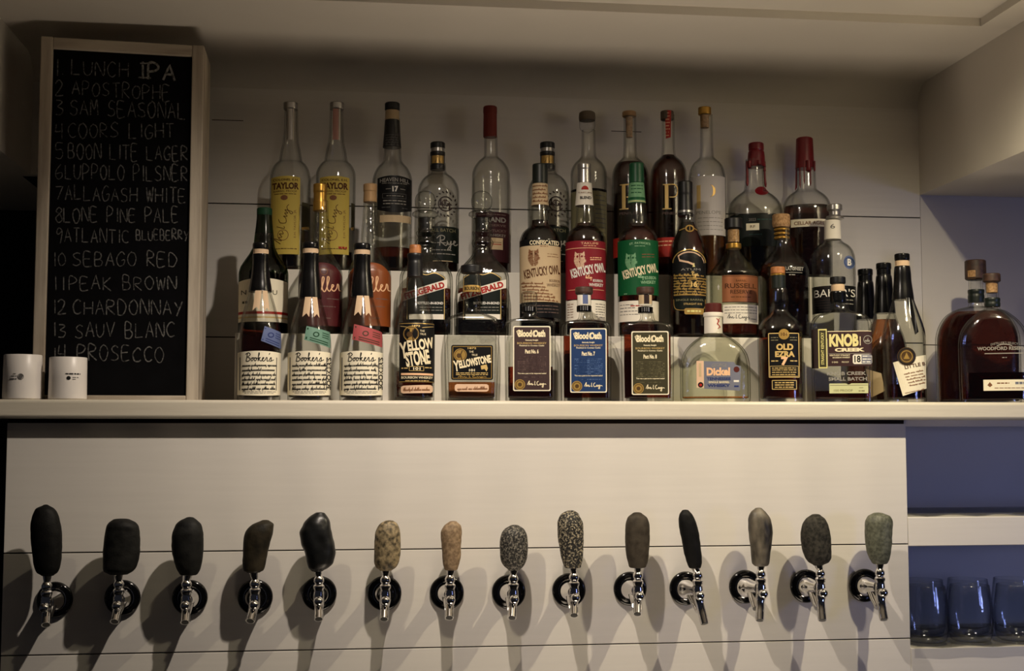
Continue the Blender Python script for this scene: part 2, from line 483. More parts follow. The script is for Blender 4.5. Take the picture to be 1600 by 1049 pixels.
class Art:
    """flat pieces in photograph units; .out lists (verts, faces, material, layer)"""

    def __init__(self):
        self.out = []
        self.layer = 0

    def put(self, vs, fs, mat, layer):
        self.out.append((vs, fs, mat, layer))

    def quad(self, c, mat, layer=0, nx=14, ny=8):
        (a, b, cc, d) = c           # TL TR BR BL
        vs, fs = [], []
        for j in range(ny + 1):
            v = j / ny
            for i in range(nx + 1):
                u = i / nx
                vs.append(tuple((a[k] * (1 - u) + b[k] * u) * (1 - v) + (d[k] * (1 - u) + cc[k] * u) * v for k in (0, 1)))
        for j in range(ny):
            for i in range(nx):
                p = j * (nx + 1) + i
                fs.append((p, p + 1, p + nx + 2, p + nx + 1))
        self.put(vs, fs, mat, layer)

    def rect(self, x0, x1, y0, y1, mat, layer=0, rad=0.0, top=None, bot=None):
        nx = max(6, int(abs(x1 - x0) / 2.5))
        ny = max(4, int(abs(y1 - y0) / 3))
        vs, fs = [], []
        for j in range(ny + 1):
            for i in range(nx + 1):
                u = i / nx
                a, b = y0, y1
                if top:
                    a = top(u)
                if bot:
                    b = bot(u)
                # sample rows densely near the corners
                v = 0.5 - 0.5 * math.cos(math.pi * j / ny) if rad else j / ny
                y = a + (b - a) * v
                ins = 0.0
                if rad:
                    e = min(y - a, b - y)
                    if e < rad:
                        ins = rad - math.sqrt(max(0, rad * rad - (rad - e) ** 2))
                vs.append((x0 + ins + (x1 - x0 - 2 * ins) * u, y))
        for j in range(ny):
            for i in range(nx):
                p = j * (nx + 1) + i
                fs.append((p, p + 1, p + nx + 2, p + nx + 1))
        self.put(vs, fs, mat, layer)

    def frame(self, x0, x1, y0, y1, w, mat, layer=1):
        self.stroke([(x0, y0), (x1, y0)], w, mat, layer, sub=10)
        self.stroke([(x0, y1), (x1, y1)], w, mat, layer, sub=10)
        self.stroke([(x0, y0), (x0, y1)], w, mat, layer, sub=4)
        self.stroke([(x1, y0), (x1, y1)], w, mat, layer, sub=4)

    def disc(self, x, y, r, mat, layer=1, ry=None, n=24):
        ry = ry or r
        vs = [(x, y)] + [(x + r * math.cos(2 * math.pi * i / n), y + ry * math.sin(2 * math.pi * i / n)) for i in range(n)]
        self.put(vs, [(0, 1 + (i + 1) % n, 1 + i) for i in range(n)], mat, layer)

    def ring(self, x, y, r, w, mat, layer=2, a0=0, a1=360):
        n = max(6, int(24 * (a1 - a0) / 360))
        self.stroke([(x + r * math.cos(R_(a0 + (a1 - a0) * i / n)), y - r * math.sin(R_(a0 + (a1 - a0) * i / n))) for i in range(n + 1)], w, mat, layer)

    def poly(self, pts, mat, layer=1):
        bm = bmesh.new()
        bm.faces.new([bm.verts.new((p[0], p[1], 0)) for p in pts])
        k = min(p[0] for p in pts) + 2.5
        while k < max(p[0] for p in pts):
            bmesh.ops.bisect_plane(bm, geom=bm.verts[:] + bm.edges[:] + bm.faces[:], plane_co=(k, 0, 0), plane_no=(1, 0, 0))
            k += 2.5
        bm.verts.index_update()
        self.put([(v.co.x, v.co.y) for v in bm.verts], [tuple(v.index for v in f.verts) for f in bm.faces], mat, layer)
        bm.free()

    def stroke(self, pts, w, mat, layer=1, sub=1):
        q = [pts[0]]
        for a, b in zip(pts, pts[1:]):
            k = max(1, int(abs(b[0] - a[0]) / 2.2))
            q += [(a[0] + (b[0] - a[0]) * i / k, a[1] + (b[1] - a[1]) * i / k) for i in range(1, k + 1)]
        pts = q
        vs, fs = [], []
        n = len(pts)
        for i, p in enumerate(pts):
            a, b = pts[max(i - 1, 0)], pts[min(i + 1, n - 1)]
            dx, dy = b[0] - a[0], b[1] - a[1]
            l = math.hypot(dx, dy) or 1
            nx, ny = -dy / l * w / 2, dx / l * w / 2
            vs += [(p[0] + nx, p[1] + ny), (p[0] - nx, p[1] - ny)]
        for i in range(n - 1):
            fs.append((2 * i, 2 * i + 1, 2 * i + 3, 2 * i + 2))
        self.put(vs, fs, mat, layer)

    def cursive(self, key, x0, x1, y0, y1, w, mat, layer=2, rot=0):
        st = CURSIVE[key]
        ax = [p[0] for s in st for p in s]
        ay = [p[1] for s in st for p in s]
        mx, Mx, my, My = min(ax), max(ax), min(ay), max(ay)
        cx, cy = (x0 + x1) / 2, (y0 + y1) / 2
        ca, sa = math.cos(R_(rot)), math.sin(R_(rot))
        for s in st:
            q = []
            for p in smooth_line(s, 4):
                x = x0 + (p[0] - mx) / (Mx - mx) * (x1 - x0) - cx
                y = y1 - (p[1] - my) / (My - my) * (y1 - y0) - cy
                q.append((cx + x * ca + y * sa, cy - x * sa + y * ca))
            self.stroke(q, w, mat, layer)

    def scribble(self, x0, x1, y, h, w, mat, layer=2, seed=1, slope=0.0):
        """a line of joined-up handwriting too small to read"""
        r = random.Random(seed)
        x = x0
        sl = 0.45                                     # forward slant
        while x < x1 - 2:
            e = min(x1, x + r.uniform(4.5, 13))
            q = []
            xx = x
            while xx < e:
                t = r.random()
                up = h * (1.0 if t < .2 else .42)
                dn = h * (.35 if t > .9 else 0)
                for a, b in ((0, .06), (.35, up), (.75, dn * -1), (1.0, .04)):
                    q.append((xx + a * 1.5 + sl * b * .5, y + slope * (xx - x0) - b))
                xx += r.uniform(1.3, 1.9)
            if len(q) > 2:
                self.stroke(smooth_line(q, 2), w, mat, layer)
            x = e + r.uniform(1.0, 2.2)

    def print_line(self, x0, x1, y, h, mat, layer=1, seed=1, slope=0.0):
        """a line of fine print too small to read"""
        r = random.Random(seed + int(y * 7))
        x = x0
        while x < x1 - 1:
            e = min(x1, x + r.uniform(2.5, 8))
            yy = y + slope * (x - x0)
            self.stroke([(x, yy), (e, yy + slope * (e - x))], h * r.uniform(.75, 1), mat, layer, sub=3)
            x = e + r.uniform(.7, 1.4)

    def text(self, s, x0, x1, y0, y1, mat, layer=2, rot=0, bold=0.0, cut=2.5, arc=0.0):
        vs, fs = glyph_mesh(s, bold)
        cx, cy = (x0 + x1) / 2, (y0 + y1) / 2
        ca, sa = math.cos(R_(rot)), math.sin(R_(rot))
        bm = bmesh.new()
        bv = [bm.verts.new((x0 + u * (x1 - x0), y1 - v * (y1 - y0), 0)) for u, v in vs]
        for f in fs:
            try:
                bm.faces.new([bv[i] for i in f])
            except ValueError:
                pass
        if cut and abs(x1 - x0) > cut:
            k = x0 + cut
            while k < x1:
                bmesh.ops.bisect_plane(bm, geom=bm.verts[:] + bm.edges[:] + bm.faces[:], plane_co=(k, 0, 0), plane_no=(1, 0, 0))
                k += cut
        bm.verts.index_update()
        q = []
        for v in bm.verts:
            x, y = v.co.x - cx, v.co.y - cy
            if arc:
                y += arc * (2 * x / (x1 - x0)) ** 2
            q.append((cx + x * ca + y * sa, cy - x * sa + y * ca))
        self.put(q, [tuple(v.index for v in f.verts) for f in bm.faces], mat, layer)
        bm.free()

    def hand(self, s, x0, x1, yl, yr, h, w, mat, jit=0.04, seed=0):
        """hand drawn capitals between x0 and x1; base line from yl to yr"""
        r = random.Random(seed + len(s))
        adv = {'I': .5, ' ': .75, '.': .4, '1': .5}
        tot = sum(adv.get(c, 1.0) for c in s)
        cell = (x1 - x0) / tot
        x = x0
        for c in s:
            a = adv.get(c, 1.0)
            if c != ' ':
                gw = cell * a * .74
                base = yl + (yr - yl) * (x - x0) / max(1, x1 - x0) + r.uniform(-1, 1)
                hh = h * r.uniform(.9, 1.08)
                for st in GLY[c]:
                    q = [(x + (p[0] + r.uniform(-jit, jit)) * gw, base - (p[1] + r.uniform(-jit, jit)) * hh) for p in st]
                    if len(q) > 3:
                        q = smooth_line(q, 4)
                    self.stroke(q, w * r.uniform(.8, 1.15), mat, 1)
            x += cell * a

    def apply(self, name, parent, mapper, mb=None):
        mb = mb or MB()
        for vs, fs, mat, layer in self.out:
            mb.add([mapper(x, y, layer) for x, y in vs], fs, mat)
        return mb.build(name, parent, smooth=0, recalc=False)


# ------------------------------------------------------------------ the setting
def structure(name, mb, bevel=0.0):
    return tag(mb.build(name, bevel=bevel, smooth=30), kind='structure')


XL = at(48, 250, YB).x            # left soffit face
XR = at(1437, 300, YB).x          # right soffit face
ZS = at(1440, 305, YB).z          # soffit underside
Z_SHELF = at(800, 626.5, YF).z
Z_SHELF_LO = at(800, 655, YF).z
XP0, XP1 = at(6, 850, YP).x, at(1419, 850, YP).x
XFAR = 2.1

XW = at(84, 450, YB).x            # the boards stop behind the chalkboard, beside the dark doorway
# back wall: shiplap boards with open gaps
mb = MB()
gaps = [at(880, 329, YB).z, at(880, 531.5, YB).z]
zs = [1.0] + sorted(gaps) + [ZC - 0.05]
for i in range(len(zs) - 1):
    mb.box((XW, YB, zs[i] + (0.0013 if i else 0)), (XR, YB + 0.02, zs[i + 1] - (0.0013 if i < len(zs) - 2 else 0)), 'white painted shiplap')
mb.box((XW + .0005, YB + 0.004, 1.0), (XR, YB + 0.021, ZC - 0.06), 'shadow gap')
mb.box((XL - 0.02, YB, at(10, 272, YB).z), (XW - .0005, YB + 0.02, ZC - 0.05), 'white painted shiplap')
zg = at(640, 196, YB).z
for a, b in ((331, 380), (955, 1002)):      # the upper joint is mostly filled with paint
    mb.box((at(a, 196, YB).x, YB - 0.0004, zg - 0.0008), (at(b, 196, YB).x, YB + 0.002, zg + 0.0006), 'shadow gap')
structure('wall_back', mb)
mb = MB()
zr = at(1445, 539, YB).z
mb.box((XR + 0.0012, YB + 0.0008, zr + 0.001), (XFAR, YB + 0.02, ZS + 0.02), 'white painted plaster')
mb.box((XR + 0.0012, YB + 0.0008, 1.0), (XFAR, YB + 0.02, zr - 0.001), 'white painted plaster')
mb.box((XR - 0.002, YB + 0.006, 1.0), (XFAR, YB + 0.021, ZS), 'shadow gap')
structure('wall_right', mb)
# doorway at the left end, its unlit room coloured near black for the dark
mb = MB()
ZD = at(10, 272, YB).z
mb.box((XL - 1.0, YB + 0.45, 0), (XW + 0.02, YB + 0.47, ZD), 'near black floor and unlit room')
mb.box((XL - 1.0, YB, ZD), (XL - 0.0205, YB + 0.47, ZS + 0.02), 'white painted plaster')
mb.box((XL - 0.0205, YB + 0.021, ZD), (XW, YB + 0.47, ZS + 0.02), 'near black floor and unlit room')
mb.box((XW - 0.004, YB + 0.0205, 0), (XW + 0.02, YB + 0.45, ZD), 'near black floor and unlit room')
structure('wall_left', mb)

# ceiling: flat border around a shallow tray, rounded into the wall
mb = MB()
YT = at(1000, 22, YB).y
zt = ZC
YT = (lambda d: EYE.y + d.y * (zt - EYE.z) / d.z)(ray(1000, 27))
pt = ray(1533, 41)
XT = EYE.x + pt.x * (zt - EYE.z) / pt.z
YTB = EYE.y + pt.y * (zt - EYE.z) / pt.z
RC = 0.052
TH = 0.016
mb.box((XL - 0.05, YTB, ZC), (XR + 0.03, YB + 0.02, ZC + 0.06), 'white painted plaster')
mb.box((XT, 0.3, ZC), (XR + 0.03, YTB + 0.001, ZC + 0.06), 'white painted plaster')
mb.box((XL - 0.05, 0.3, ZC + TH), (XT + 0.001, YTB + 0.001, ZC + 0.07), 'white painted plaster')
structure('ceiling', mb)
mb = MB()                                  # rounded cove along the back wall
n = 12
prof = [(YB - RC + RC * math.sin(math.pi / 2 * i / n), ZC - RC + RC * math.cos(math.pi / 2 * i / n)) for i in range(n + 1)]
vs, fs = [], []
for x in (XL - 0.02, XR):
    vs += [(x, y, z) for y, z in prof] + [(x, YB + 0.01, ZC - RC), (x, YB + 0.01, ZC + 0.01), (x, YB - RC, ZC + 0.01)]
m_ = n + 4
for i in range(m_):
    j = (i + 1) % m_
    fs.append((i, j, m_ + j, m_ + i))
fs += [tuple(range(m_)), tuple(range(2 * m_ - 1, m_ - 1, -1))]
mb.add(vs, fs, 'white painted plaster')
structure('trim_1', mb)
for nme, x0, x1 in (('trim_2', XL - 1.2, XL), ('trim_3', XR, XFAR)):     # boxed soffits left and right of the alcove
    mb = MB()
    mb.box((x0, 0.3, ZS), (x1, YB + 0.012, ZC + 0.03), 'white painted plaster')
    structure(nme, mb)

# tap panel boards
mb = MB()
g1, g2 = at(700, 858, YP).z, at(700, 1012, YP).z
zz = [0.0, g2 - 0.185, g2, g1, at(700, 662, YP).z]
for i in range(len(zz) - 1):
    mb.box((XP0, YP, zz[i] + (0.0011 if i else 0)), (XP1, YP + 0.02, zz[i + 1] - (0.0011 if i < 3 else 0.0)), 'white painted shiplap')
mb.box((XP0, YP + 0.005, 0.0), (XP1 - 0.001, YP + 0.022, Z_SHELF_LO - 0.001), 'shadow gap')
structure('wall_front', mb, bevel=0.0008)
mb = MB()
mb.box((XP1 + 0.001, YP + 0.012, at(1500, 666.5, YP).z), (XFAR, YP + 0.03, Z_SHELF_LO - 0.0003), 'white painted plaster')
structure('trim_5', mb)

# cubby frame on the right of the panel
mb = MB()
za, zb = at(1500, 808, YP).z, at(1500, 853, YP).z
zc_, zd = at(1500, 1012, YP).z, 0.0
mb.box((XP1 + 0.0005, YP, zb), (XFAR, YB - 0.003, za), 'white painted shiplap')
mb.box((XP1 + 0.0005, YP, zd), (XFAR, YB - 0.003, zc_), 'white painted shiplap')
structure('trim_4', mb, bevel=0.0012)
mb = MB()
mb.box((XP1 - 0.02, YB - 0.003, 0), (XFAR, YB - 0.001, Z_SHELF_LO - 0.0005), 'white painted plaster')
mb.box((XP1 - 0.02, YP + 0.023, 0), (XP1, YB - 0.0035, Z_SHELF_LO - 0.0005), 'white painted plaster')
structure('wall_cubby', mb)

# the long shelf
mb = MB()
mb.box((XL - 1.0, YF, Z_SHELF_LO), (XFAR, YB - 0.0005, Z_SHELF), 'cream painted shelf board')
tag(mb.build('back_bar_shelf', bevel=0.006, smooth=30), 'long cream painted shelf board carrying all the bottles above the taps', 'shelf')

mb = MB()
mb.box((-3, -1.5, -0.05), (3.2, 3.3, 0), 'near black floor and unlit room')
structure('floor', mb)

# stepped riser for the bottles
ZR1 = at(800, 524.5, YR1).z
ZR2 = at(800, 426, YR2).z
xr0 = at(367, 560, YR1).x
xr1 = at(1314, 560, YR1).x
xq1 = at(1303, 470, YR2).x
mb = MB()
mb.box((xr0, YR1, Z_SHELF), (xr1, YR2 - 0.0004, ZR1), 'white riser laminate')
tag(mb.build('bottle_riser', bevel=0.0015), 'low white riser step standing right behind the front row of bottles', 'display riser')
mb = MB()
mb.box((xr0, YR2, Z_SHELF), (xq1, YB - 0.002, ZR2), 'white riser laminate')
tag(mb.build('bottle_riser', bevel=0.0015), 'taller white riser step against the back wall under the rearmost bottles', 'display riser')

# ------------------------------------------------------------------ chalkboard
P0 = at(48.5, 622, 2.50)
P1 = at(309, 622, 2.503)
P0.z = P1.z = Z_SHELF
bu = (P1 - P0).normalized()
bn = Vector((bu.y, -bu.x, 0)).normalized()          # towards the room
Wb = (P1 - P0).length
Hb = on_plane(313, 71, P0, bn).z - Z_SHELF
SKEW = 0.010                     # the home-made frame is a little taller on its left side
root = tag(empty('menu_chalkboard', P0, math.atan2(bu.y, bu.x)),
           'tall framed chalkboard handwritten with fourteen drinks, standing on the shelf at left', 'chalkboard')
inv = Matrix.Translation(P0) @ Matrix.Rotation(math.atan2(bu.y, bu.x), 4, 'Z')
inv = inv.inverted()
D = 0.128
fw = 18 * 2.5 / F
for nme, a, b, mt in (('frame_stile', (0, 0, 0), (fw, D, Hb), 'whitewashed rough wood'), ('frame_stile', (Wb - fw, 0, 0), (Wb, D, Hb), 'whitewashed rough wood'),
                      ('frame_rail', (fw, 0.0005, Hb - fw), (Wb - fw, D, Hb - 0.0005), 'whitewashed rough wood rail'), ('frame_rail', (fw, 0.0005, 0), (Wb - fw, D, fw * .45), 'whitewashed rough wood rail')):
    mb = MB()
    mb.box(a, b, mt)
    mb.v = [(x, y, z * (1 + SKEW * (1 - x / Wb))) for x, y, z in mb.v]
    mb.build(nme, root, bevel=0.002)
mb = MB()
mb.box((fw, 0.007, fw * .45), (Wb - fw, 0.03, Hb - fw), 'chalkboard slate')
mb.v = [(x, y, z * (1 + SKEW * (1 - x / Wb))) for x, y, z in mb.v]
mb.build('slate_panel', root)
A = Art()
rows = [('1.', 'LUNCH', 112, 205, 116, 119, 23), ('2', 'APOSTROPHE', 113, 270, 147, 157, 22), ('3', 'SAM SEASONAL', 110, 294, 179, 185, 24), ('4', 'COORS LIGHT', 107, 276, 214, 215, 23),
        ('5', 'BOON LITE LAGER', 107, 297, 247, 250, 23), ('6', 'LUPPOLO PILSNER', 102, 297, 279, 283, 23), ('7', 'ALLAGASH WHITE', 102, 294, 311, 317, 22), ('8', 'LONE PINE PALE', 100, 283, 347, 346, 22),
        ('9', 'ATLANTIC', 101, 205, 377, 379, 22), ('10', 'SEBAGO RED', 114, 281, 415, 415, 21), ('11', 'PEAK BROWN', 108, 280, 452, 452, 21), ('12', 'CHARDONNAY', 114, 290, 490, 490, 22),
        ('13', 'SAUV BLANC', 118, 277, 526, 526, 22), ('14', 'PROSECCO', 121, 260, 562, 565, 23)]
for k, (nu, tx, x0, x1, yl, yr, h) in enumerate(rows):
    A.hand(nu, 83 if len(nu) > 1 and nu != '1.' else 87, 107 if len(nu) > 1 and nu != '1.' else 103, yl + 1, yl + 1, h, 1.8, 'white chalk', seed=k)
    A.hand(tx, x0, x1, yl + 1, yr + 1, h, 1.8, 'white chalk', seed=k + 30)
A.hand('IPA', 219, 280, 122, 127, 25, 3.4, 'strong chalk', seed=3)
A.stroke([(219, 99), (237, 99)], 2.4, 'strong chalk')
A.stroke([(216, 121), (236, 122)], 2.4, 'strong chalk')
A.hand('BLUEBERRY', 213, 297, 376, 374, 15, 1.8, 'white chalk', seed=9)
front = P0 - bn * 0.0068


def board_map(x, y, layer):
    return inv @ (on_plane(x, y, front, bn) + bn * 0.0004)


A.apply('chalk_lettering', root, board_map)


# ------------------------------------------------------------------ bottles
def superring(hw, hd, n, z, seg=56, cx=0.0):
    out = []
    for j in range(seg):
        a = 2 * math.pi * (j + .5) / seg
        c, s = math.cos(a), math.sin(a)
        out.append(Vector((cx + hw * math.copysign(abs(c) ** (2 / n), c), hd * math.copysign(abs(s) ** (2 / n), s), z)))
    return out


class Bottle:
    def __init__(self, cx, Y, zbase, label, prof, n=2.0, dr=1.0, glass='clear bottle glass', group=None, name='whiskey_bottle', rot=None, cat='bottle'):
        self.cx, self.Y = cx, Y
        mid = at(cx, (prof[0][0] + prof[-1][0]) / 2, Y)
        self.X = mid.x
        self.zb = zbase
        depth = (Vector((self.X, Y, mid.z)) - EYE).dot(FWD)
        ca = 1 / math.sqrt(1 + ((cx - W / 2) / F) ** 2)
        self.s = depth / F * ca
        phi = -math.atan2(self.X, Y) if rot is None else rot
        self.root = tag(empty(name, (self.X, Y, zbase), phi), label, cat, group)
        self.prof = prof
        self.f = pchip(prof)
        self.n, self.dr = n, dr
        self.r0 = min(p[1] for p in prof)
        self.hm = max(p[1] for p in prof)
        self.y0, self.y1 = prof[0][0], prof[-1][0]
        self.parts = {}
        self.wall = 0.0055 if n >= 5 else 0.004 if n >= 2.9 else 0.0024
        self.glass(glass)

    def z(self, y):
        if y >= self.y1:
            return 0.0
        z = at(self.cx, y, self.Y).z - self.zb
        return max(0.0, z)

    def sec(self, y):
        """half width, half depth, exponent in metres at photograph row y"""
        h = self.f(y)
        if self.n == 2.0 and self.dr == 1.0:
            return h * self.s, h * self.s, 2.0
        t = (h - self.r0) / max(1e-6, self.hm - self.r0)
        t = min(1, max(0, t))
        d = h * (1 - t) + h * self.dr * t
        if self.dr < 1:
            d = min(d, max(self.r0, self.hm * self.dr))
        return h * self.s, d * self.s, 2.0 + (self.n - 2.0) * min(1, t * 1.3)

    def rows(self, y0, y1):
        ys = {round(p[0], 2) for p in self.prof if y0 <= p[0] <= y1} | {y0, y1}
        y = y0
        while y < y1:
            ys.add(y)
            y += 2.0
        ys = sorted(ys)
        out = [ys[0]]
        for v in ys[1:]:
            if v - out[-1] > 0.3:
                out.append(v)
        return out

    def glass(self, mat):
        mb = MB()
        ys = self.rows(self.y0, self.y1)
        rings = []
        wall = self.wall
        a = self.sec(self.y1)
        rings.append(superring(a[0] * .9, a[1] * .9, a[2], 0.0))
        for y in reversed(ys):
            h, d, n = self.sec(y)
            zz = self.z(y)
            if y == self.y1:
                zz = 0.0015
            rings.append(superring(h, d, n, zz))
        for y in ys:
            h, d, n = self.sec(y)
            zz = self.z(y)
            if zz < 0.007:
                break
            w_ = min(wall, 0.3 * d)
            rings.append(superring(h - w_, d - w_, n, zz))
        y = self.y1
        a = self.sec(y)
        rings.append(superring((a[0] - wall) * .96, (a[1] - wall) * .96, a[2], 0.0068))
        mb.rings(rings, mat)
        o = mb.build('glass_body', self.root, smooth=50)
        return o

    def liquid(self, level, mat):
        mb = MB()
        g = self.wall + 0.0003
        rings = []
        for y in reversed(self.rows(level, self.y1)):
            h, d, n = self.sec(y)
            zz = self.z(y)
            if zz < 0.0075:
                zz = 0.0075
                if rings:
                    continue
            rings.append(superring(h - g, d - g, n, zz))
        if len(rings) > 1:
            mb.rings(rings, mat)
            mb.build('liquid', self.root, smooth=50)
        return self

    def cap(self, name, mat, prof, plabel=None, n=2.0, dr=1.0, cx=None, parent=None):
        """closure or collar, a solid of revolution; prof in photograph rows and half widths"""
        f = pchip(prof)
        mb = MB()
        ys = []
        y = prof[0][0]
        while y < prof[-1][0]:
            ys.append(y)
            y += 1.5
        ys = sorted({round(v, 2) for v in ys} | {p[0] for p in prof})
        dx = ((cx if cx is not None else self.cx) - self.cx) * self.s
        rings = []
        for y in reversed(ys):
            h = f(y) * self.s
            rings.append(superring(h, h * dr, n, self.z(y), 40, dx))
        mb.rings(rings, mat)
        o = mb.build(name, parent or self.root, smooth=45, bevel=0.0006)
        if plabel:
            o['label'] = plabel
        self.parts[name] = (f, dr, n, dx)
        return o

    def mapper(self, on=None, lift=0.0003):
        def m(x, y, layer):
            if on:
                f, dr, n, dx = self.parts[on]
                h = f(y) * self.s
                d = h * dr
            else:
                h, d, n = self.sec(y)
                dx = 0.0
            lx = (x - self.cx) * self.s - dx
            u = max(-0.985, min(0.985, lx / h))
            ly = -d * (1 - abs(u) ** n) ** (1 / n)
            o = lift + 0.00016 * layer
            zz = at(self.cx, y, self.Y).z - self.zb
            # push outward along the section normal
            nx = math.copysign(abs(u) ** (n - 1) / h, u)
            ny = -(abs(ly / d) ** (n - 1)) / d
            l = math.hypot(nx, ny)
            return Vector((u * h + dx + nx / l * o, ly + ny / l * o, max(0.0005, zz)))
        return m

    def art(self, name, A, plabel=None, on=None, lift=0.0003, parent=None):
        o = A.apply(name, parent or self.root, self.mapper(on, lift))
        if plabel:
            o['label'] = plabel
        return o


def body(top, *pts):
    return [top] + list(pts)


ROW1 = 'bottles in the front row on the shelf'
ROW2 = 'bottles on the lower riser step'
ROW3 = 'bottles on the top riser step'

# --- three wax sealed bottles with handwritten cream labels (front left)
for k, (cx, wc, wt, wb_, level, lq, stamp, quad_, nm) in enumerate([
    (406, 407.5, 380, 456, 505, 'dark bourbon', 'blue stamp paper', [(413.4, 512), (440, 520.5), (439, 546), (408, 535)], 'blue'),
    (484, 486, 379, 466, 601, 'dark bourbon', 'green stamp paper', [(479, 512), (516.5, 520), (516, 545), (475.6, 533.5)], 'green'),
    (565, 565, 381, 464, 601, 'dark bourbon', 'red stamp paper', [(553.5, 509), (597, 520), (597, 544), (551, 533)], 'red')]):
    base = 623.5
    prof = [(wb_ - 62, 11), (wb_ - 34, 11.5), (wb_ - 8, 15.5), (wb_, 17), (wb_ + 18, 22.5), (wb_ + 36, 27.5), (wb_ + 55, 31.8), (wb_ + 72, 33.8), (wb_ + 84, 34), (base, 33.6)]
    b = Bottle(cx, Y1, Z_SHELF, 'wax sealed bottle with handwritten cream label and tilted %s stamp' % nm, prof, group=ROW1)
    b.liquid(level, lq)
    c = wc - cx
    b.cap('wax_seal', 'black wax', [(wt, 12.2), (wt + 3, 13.2), (wt + 9, 13.2), (wt + 10, 12.4), (wt + 17, 12.4), (wt + 18, 13.2), (wt + 30, 13), (wt + 42, 13.6), (wt + 58, 15.6), (wb_ - 2, 18.2), (wb_ + 1, 18.4)], 'glossy black wax over the neck')
    A = Art()
    A.rect(cx - 11.8, cx + 11.8, wt + 10.5, wt + 17.5, 'peach ribbon', rad=1)
    b.art('pull_strip', A, 'peach tear strip in the wax', on='wax_seal', lift=0.0005)
    A = Art()
    r0 = cx - 3
    A.poly([(r0 - 4, wb_), (r0 + 5, wb_), (r0 + 2, wb_ + 32), (r0 - 2, wb_ + 26), (r0 - 8, wb_ + 32)], 'peach ribbon')
    A.poly([(r0 + 6, wb_), (r0 + 13, wb_), (r0 + 17, wb_ + 33), (r0 + 13, wb_ + 27), (r0 + 9, wb_ + 32)], 'peach ribbon')
    b.art('ribbon', A, 'forked peach ribbon ends below the wax', lift=0.002)
    A = Art()
    A.rect(cx - 33.5, cx + 33.6, 551, 619.5, 'cream paper', top=lambda u: 550.5 + 2.0 * (2 * u - 1) ** 2, bot=lambda u: 618 + 1.5 * (1 - (2 * u - 1) ** 2))
    A.cursive('Bookers', cx - 21, cx + 22, 553.5, 566.5, 1.25, 'black ink')
    for j in range(6):
        A.scribble(cx - 26, cx + 25, 574.5 + j * 7.2, 5.6, .8, 'black ink', seed=k * 10 + j, slope=-0.015)
    A.print_line(cx - 25, cx + 26, 613.4, 1.0, 'grey ink', seed=k)
    A.print_line(cx - 22, cx + 24, 615.6, .9, 'grey ink', seed=k + 5)
    A.stroke([(cx - 29.5, 560), (cx - 29.5, 611)], 1.3, 'grey ink')
    A.stroke([(cx + 26.5, 560), (cx + 26.5, 611)], 1.3, 'grey ink')
    if k:
        A.text("BOOKER'S", cx + 30 - 25, cx + 30 + 25, 581, 588, 'black ink', rot=90, bold=.02, cut=0)
    b.art('front_label', A, 'cream paper label with black handwriting')
    A = Art()
    A.quad(quad_, stamp)
    (a, b2, c2, d2) = quad_

    def P(u, v):
        return tuple((a[q] * (1 - u) + b2[q] * u) * (1 - v) + (d2[q] * (1 - u) + c2[q] * u) * v for q in (0, 1))
    A.stroke([P(.07, .1), P(.07, .92)], 2.2, ['blue ink', 'green ink', 'dusk brown ink'][k])
    x, y = P(.42, .42)
    A.disc(x, y, 5, ['blue ink', 'green ink', 'dusk brown ink'][k], ry=4.2)
    A.disc(x, y, 3, stamp, 2, ry=2.4)
    for v in (.2, .34, .48):
        A.stroke([P(.66, v), P(.92, v)], 1.2, ['blue ink', 'green ink', 'dusk brown ink'][k])
    for v in (.74, .88):
        A.stroke([P(.2, v), P(.9, v)], 1.4, ['blue ink', 'green ink', 'dusk brown ink'][k])
    b.art('stamp_label', A, 'tilted %s stamp sticker' % nm, lift=0.0005)

# --- tall round bottle, black and gold wrap label
prof = [(432, 10), (437, 12), (447, 15.5), (473, 23), (490, 27.5), (505, 30), (514, 31.5), (524, 31.6), (625.5, 31)]
b = Bottle(648, Y1, Z_SHELF, 'tall round bottle with black label, slanted cream block lettering and wooden stopper', prof, group=ROW1)
b.liquid(581, 'red bourbon')
b.cap('stopper', 'warm wood stopper', [(383, 8.2), (386, 9.4), (397, 9.6)], 'copper brown wooden stopper')
b.cap('neck_capsule', 'black capsule', [(396.5, 12), (399, 12.8), (408, 11.6), (412, 12.2), (432, 12.6), (433, 12.8)], 'black plastic neck sleeve')
A = Art()
A.rect(624.5, 678.6, 506, 599, 'black paper')
for y, h in ((508, .8), (598, .8)):
    A.stroke([(624.5, y), (678, y)], h, 'gold foil', sub=10)
A.text('1872', 644, 656, 510.5, 513.5, 'pale gold ink', bold=.02)
A.stroke([(626, 512), (641, 514.5)], .7, 'pale gold ink', sub=4)
A.stroke([(659, 514.5), (677, 512)], .7, 'pale gold ink', sub=4)
A.disc(642.5, 524, 12, 'gold foil', 1)
A.ring(642.5, 524, 10.2, .9, 'dark bronze seal')
A.disc(640, 525, 4.4, 'dark bronze seal', 2)
A.stroke([(646, 533), (643, 524), (646, 517)], 2, 'dark bronze seal', 2)
A.text('THE', 656, 663, 518, 521, 'cream ink')
A.text('TRUE', 656, 665, 523, 526, 'cream ink')
A.text('Y', 625.5, 637, 537, 562, 'cream ink', rot=8, bold=.03)
A.text('ELLOW', 637, 677, 532, 549, 'cream ink', rot=9, bold=.04, arc=-1)
A.text('STONE', 634, 671, 550, 573, 'cream ink', rot=9, bold=.04)
A.print_line(660, 673, 566, 1.6, 'cream ink')
A.disc(668, 568, 2.2, 'cream ink', 2)
A.frame(640, 662, 574.5, 581, .7, 'pale gold ink')
A.text('101', 646, 657, 575.5, 580, 'cream ink', bold=.03)
A.print_line(628, 638, 577, 1.8, 'pale gold ink')
A.print_line(664, 676, 576, 1.8, 'pale gold ink')
